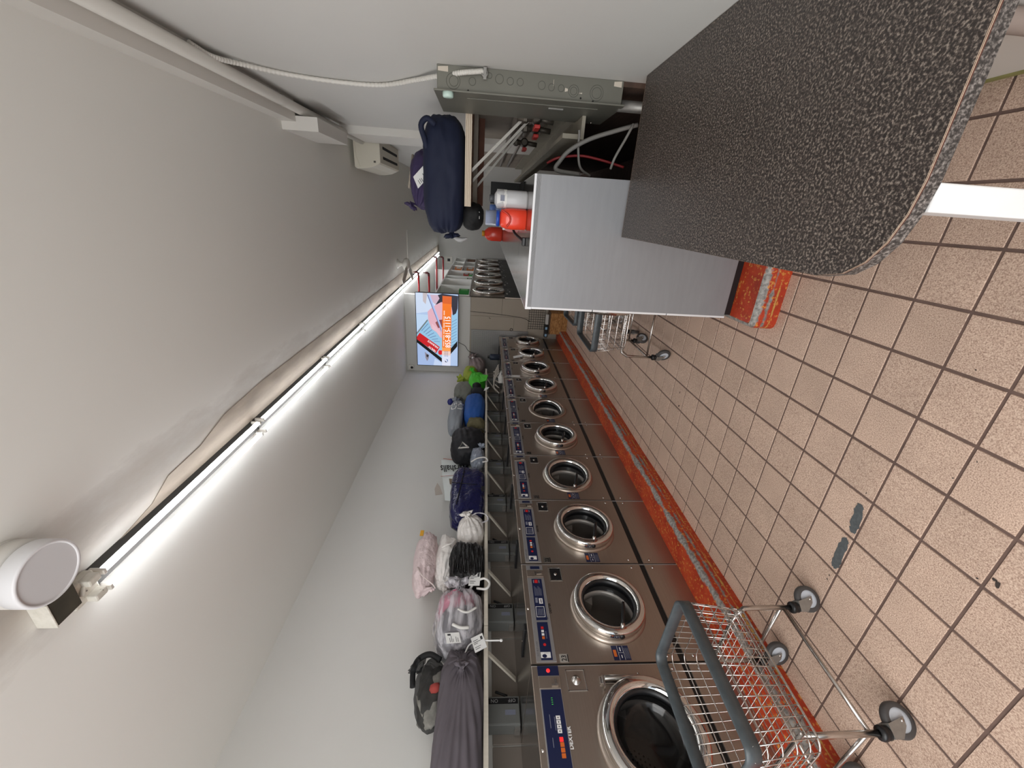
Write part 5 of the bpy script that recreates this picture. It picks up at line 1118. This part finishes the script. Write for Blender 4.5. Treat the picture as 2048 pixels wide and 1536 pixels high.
# ------------------------------------------------------------------ laundry carts
RIMM = mat('grey_vinyl_rim', (68, 75, 79), .4, var=.22, scale=26); WIRE = mat('chrome_wire', (206, 202, 198), .18, 1.0)
def rrect(x0, y0, x1, y1, r_, n=5):
    o_ = []
    for (cx, cy, a) in ((x1 - r_, y1 - r_, 0), (x0 + r_, y1 - r_, PI / 2), (x0 + r_, y0 + r_, PI), (x1 - r_, y0 + r_, 1.5 * PI)):
        o_ += [(cx + r_ * math.cos(a + PI / 2 * k / n), cy + r_ * math.sin(a + PI / 2 * k / n)) for k in range(n + 1)]
    return o_
def cart(rots):
    r = empty('laundry_cart', (0, 0, 0), 'cart', 'cart')
    # basket: rim rectangle at the top, slightly smaller floor
    RX0, RX1, RY0, RY1, ZTt = -.17, .30, -.335, .25, .735
    BX0, BX1, BY0, BY1, ZBb = -.145, .265, -.30, .225, .435
    top_ = rrect(RX0, RY0, RX1, RY1, .05); bot = rrect(BX0, BY0, BX1, BY1, .045)
    n = len(top_); fr = []
    inn = rrect(RX0 + .012, RY0 + .012, RX1 - .012, RY1 - .012, .042)
    b = MB(); b.ring([[(x, y, ZTt - .056) for x, y in top_], [(x, y, ZTt - .004) for x, y in top_], [((x + u) / 2, (y + v) / 2, ZTt) for (x, y), (u, v) in zip(top_, inn)], [(x, y, ZTt - .004) for x, y in inn], [(x, y, ZTt - .056) for x, y in inn]], n, 0, True, True)
    b.build('rim', RIMM, r)
    b = MB()
    # horizontal hoops
    for z in (ZBb, .475, .53, .59, .65, .70):
        t = (z - ZBb) / (ZTt - ZBb); rr = .0032 if z != ZBb else .0045
        b.tube([(x0 + (x1 - x0) * t, y0 + (y1 - y0) * t, z) for (x0, y0), (x1, y1) in zip(bot, top_)], rr, 5, closed=True)
    # uprights, bent under the floor and across
    def lerp(a, c, t): return a + (c - a) * t
    ny, nx = 15, 10
    for k in range(ny):
        y = lerp(BY0 + .03, BY1 - .03, k / (ny - 1)); yt = lerp(RY0 + .035, RY1 - .035, k / (ny - 1))
        b.tube([(RX0 + .004, yt, ZTt - .03), (BX0, y, ZBb), (BX1, y, ZBb), (RX1 - .004, yt, ZTt - .03)], .0024, 4)
    for k in range(nx):
        x = lerp(BX0 + .03, BX1 - .03, k / (nx - 1)); xt = lerp(RX0 + .035, RX1 - .035, k / (nx - 1))
        b.tube([(xt, RY0 + .004, ZTt - .03), (x, BY0, ZBb), (x, BY1, ZBb), (xt, RY1 - .004, ZTt - .03)], .0024, 4)
    tag(b.build('basket_wire', WIRE, r), kind='stuff')
    # leg loops: one bent tube at each end, joined by two side rails and a cross bar
    hx, hy, zl = .215, .245, .145
    for s in (-1, 1):
        y = s * hy * .93; b = MB(); pts = [(-hx, s * hy, zl - .02), (-hx, s * hy, zl + .18), (-hx + .004, s * hy, .385), (-hx + .03, y, .425), (-hx + .07, y, .430), (hx - .07, y, .430), (hx - .03, y, .425), (hx - .004, s * hy, .385), (hx, s * hy, zl + .18), (hx, s * hy, zl - .02)]
        b.tube(pts, .0115, 10); b.build('leg_tube', CHROMED, r)
        b = MB(); b.tube([(-hx, s * hy, zl + .055), (hx, s * hy, zl + .055)], .0085, 8); b.build('cross_bar', CHROMED, r)
    for s in (-1, 1):
        b = MB(); b.tube([(s * hx, -hy, zl + .045), (s * hx, hy, zl + .045)], .0085, 8); b.build('side_rail', CHROMED, r)
    k = 0
    for sx in (-1, 1):
        for sy in (-1, 1):
            x, y = sx * hx, sy * hy; a = rots[k]; k += 1; ca, sa = math.cos(a), math.sin(a)
            ox, oy = x + ca * .035, y + sa * .035; ax = Vector((-sa, ca, 0))
            b = MB(); b.lathe([(.012, .155), (.024, .152), (.026, .145), (.026, .138), (.021, .132), (.023, .128), (.023, .118), (.012, .112)], (x, y, 0), (0, 0, 1), 16); c_ = b.build('caster', BLACK, r)
            b = MB(); c0 = Vector((ox, oy, .0575)); R_ = .0575
            b.lathe([(R_ * .66, -.014), (R_ * .92, -.015), (R_, -.008), (R_, .008), (R_ * .92, .015), (R_ * .66, .014), (R_ * .66, -.014)], c0, ax, 32, 0); b.build('tyre', TYRE, c_)
            b = MB(); b.lathe([(.0004, -.010), (R_ * .25, -.012), (R_ * .5, -.007), (R_ * .67, -.0135), (R_ * .67, .0135), (R_ * .5, .007), (R_ * .25, .012), (.0004, .010)], c0, ax, 32); b.build('hub', HUB, c_)
            b = MB(); dd = Vector((ca, sa, 0))
            for s in (-1, 1):
                o_ = ax * (s * .020); P0 = Vector((x, y, .115)) - dd * .018 + o_; P1 = Vector((x, y, .115)) + dd * .028 + o_; P2 = c0 + dd * .012 - Vector((0, 0, .010)) + o_; P3 = c0 - dd * .016 - Vector((0, 0, .006)) + o_; P4 = Vector((x, y, .085)) - dd * .018 + o_
                e = ax * (s * .003); pp = [P0, P1, P2, P3, P4]; b.add(pp + [q + e for q in pp], [(0, 1, 2, 3, 4), (9, 8, 7, 6, 5)] + [(i, 5 + i, 5 + (i + 1) % 5, (i + 1) % 5) for i in range(5)])
            P0 = Vector((x, y, .115)) - dd * .018; b.add([P0 + ax * .023, P0 - ax * .023, P0 - ax * .023 + dd * .046, P0 + ax * .023 + dd * .046, P0 + ax * .023 + Vector((0, 0, .004)), P0 - ax * .023 + Vector((0, 0, .004)), P0 - ax * .023 + dd * .046 + Vector((0, 0, .004)), P0 + ax * .023 + dd * .046 + Vector((0, 0, .004))], [(3, 2, 1, 0), (4, 5, 6, 7), (0, 1, 5, 4), (1, 2, 6, 5), (2, 3, 7, 6), (3, 0, 4, 7)])
            b.build('fork', GALV, c_)
            b = MB(); b.lathe([(.0004, .026), (.006, .025), (.007, .022)], c0, ax, 8); b.lathe([(.0004, -.026), (.006, -.025), (.007, -.022)], c0, ax, 8); b.build('axle_bolt', CHROMED, c_)
    return r
c1 = cart((.4, .5, 1.15, .95)); c1.location = (-1.882, 1.03, 0); c1.rotation_euler.z = -.06
tag(c1, 'near chrome wire laundry cart with a grey rim, in front of the big washer', 'cart', 'wire laundry carts')
c2 = cart((-.5, .9, -.6, 1.4)); c2.location = (-.91, 3.55, 0); tag(c2, 'wire laundry cart half hidden behind the grey washer side', 'cart', 'wire laundry carts')
c3 = cart((1.9, .3, 2.2, .6)); c3.location = (-.90, 4.30, 0); c3.rotation_euler.z = .05; tag(c3, 'farther wire laundry cart nested behind the half-hidden one', 'cart', 'wire laundry carts')
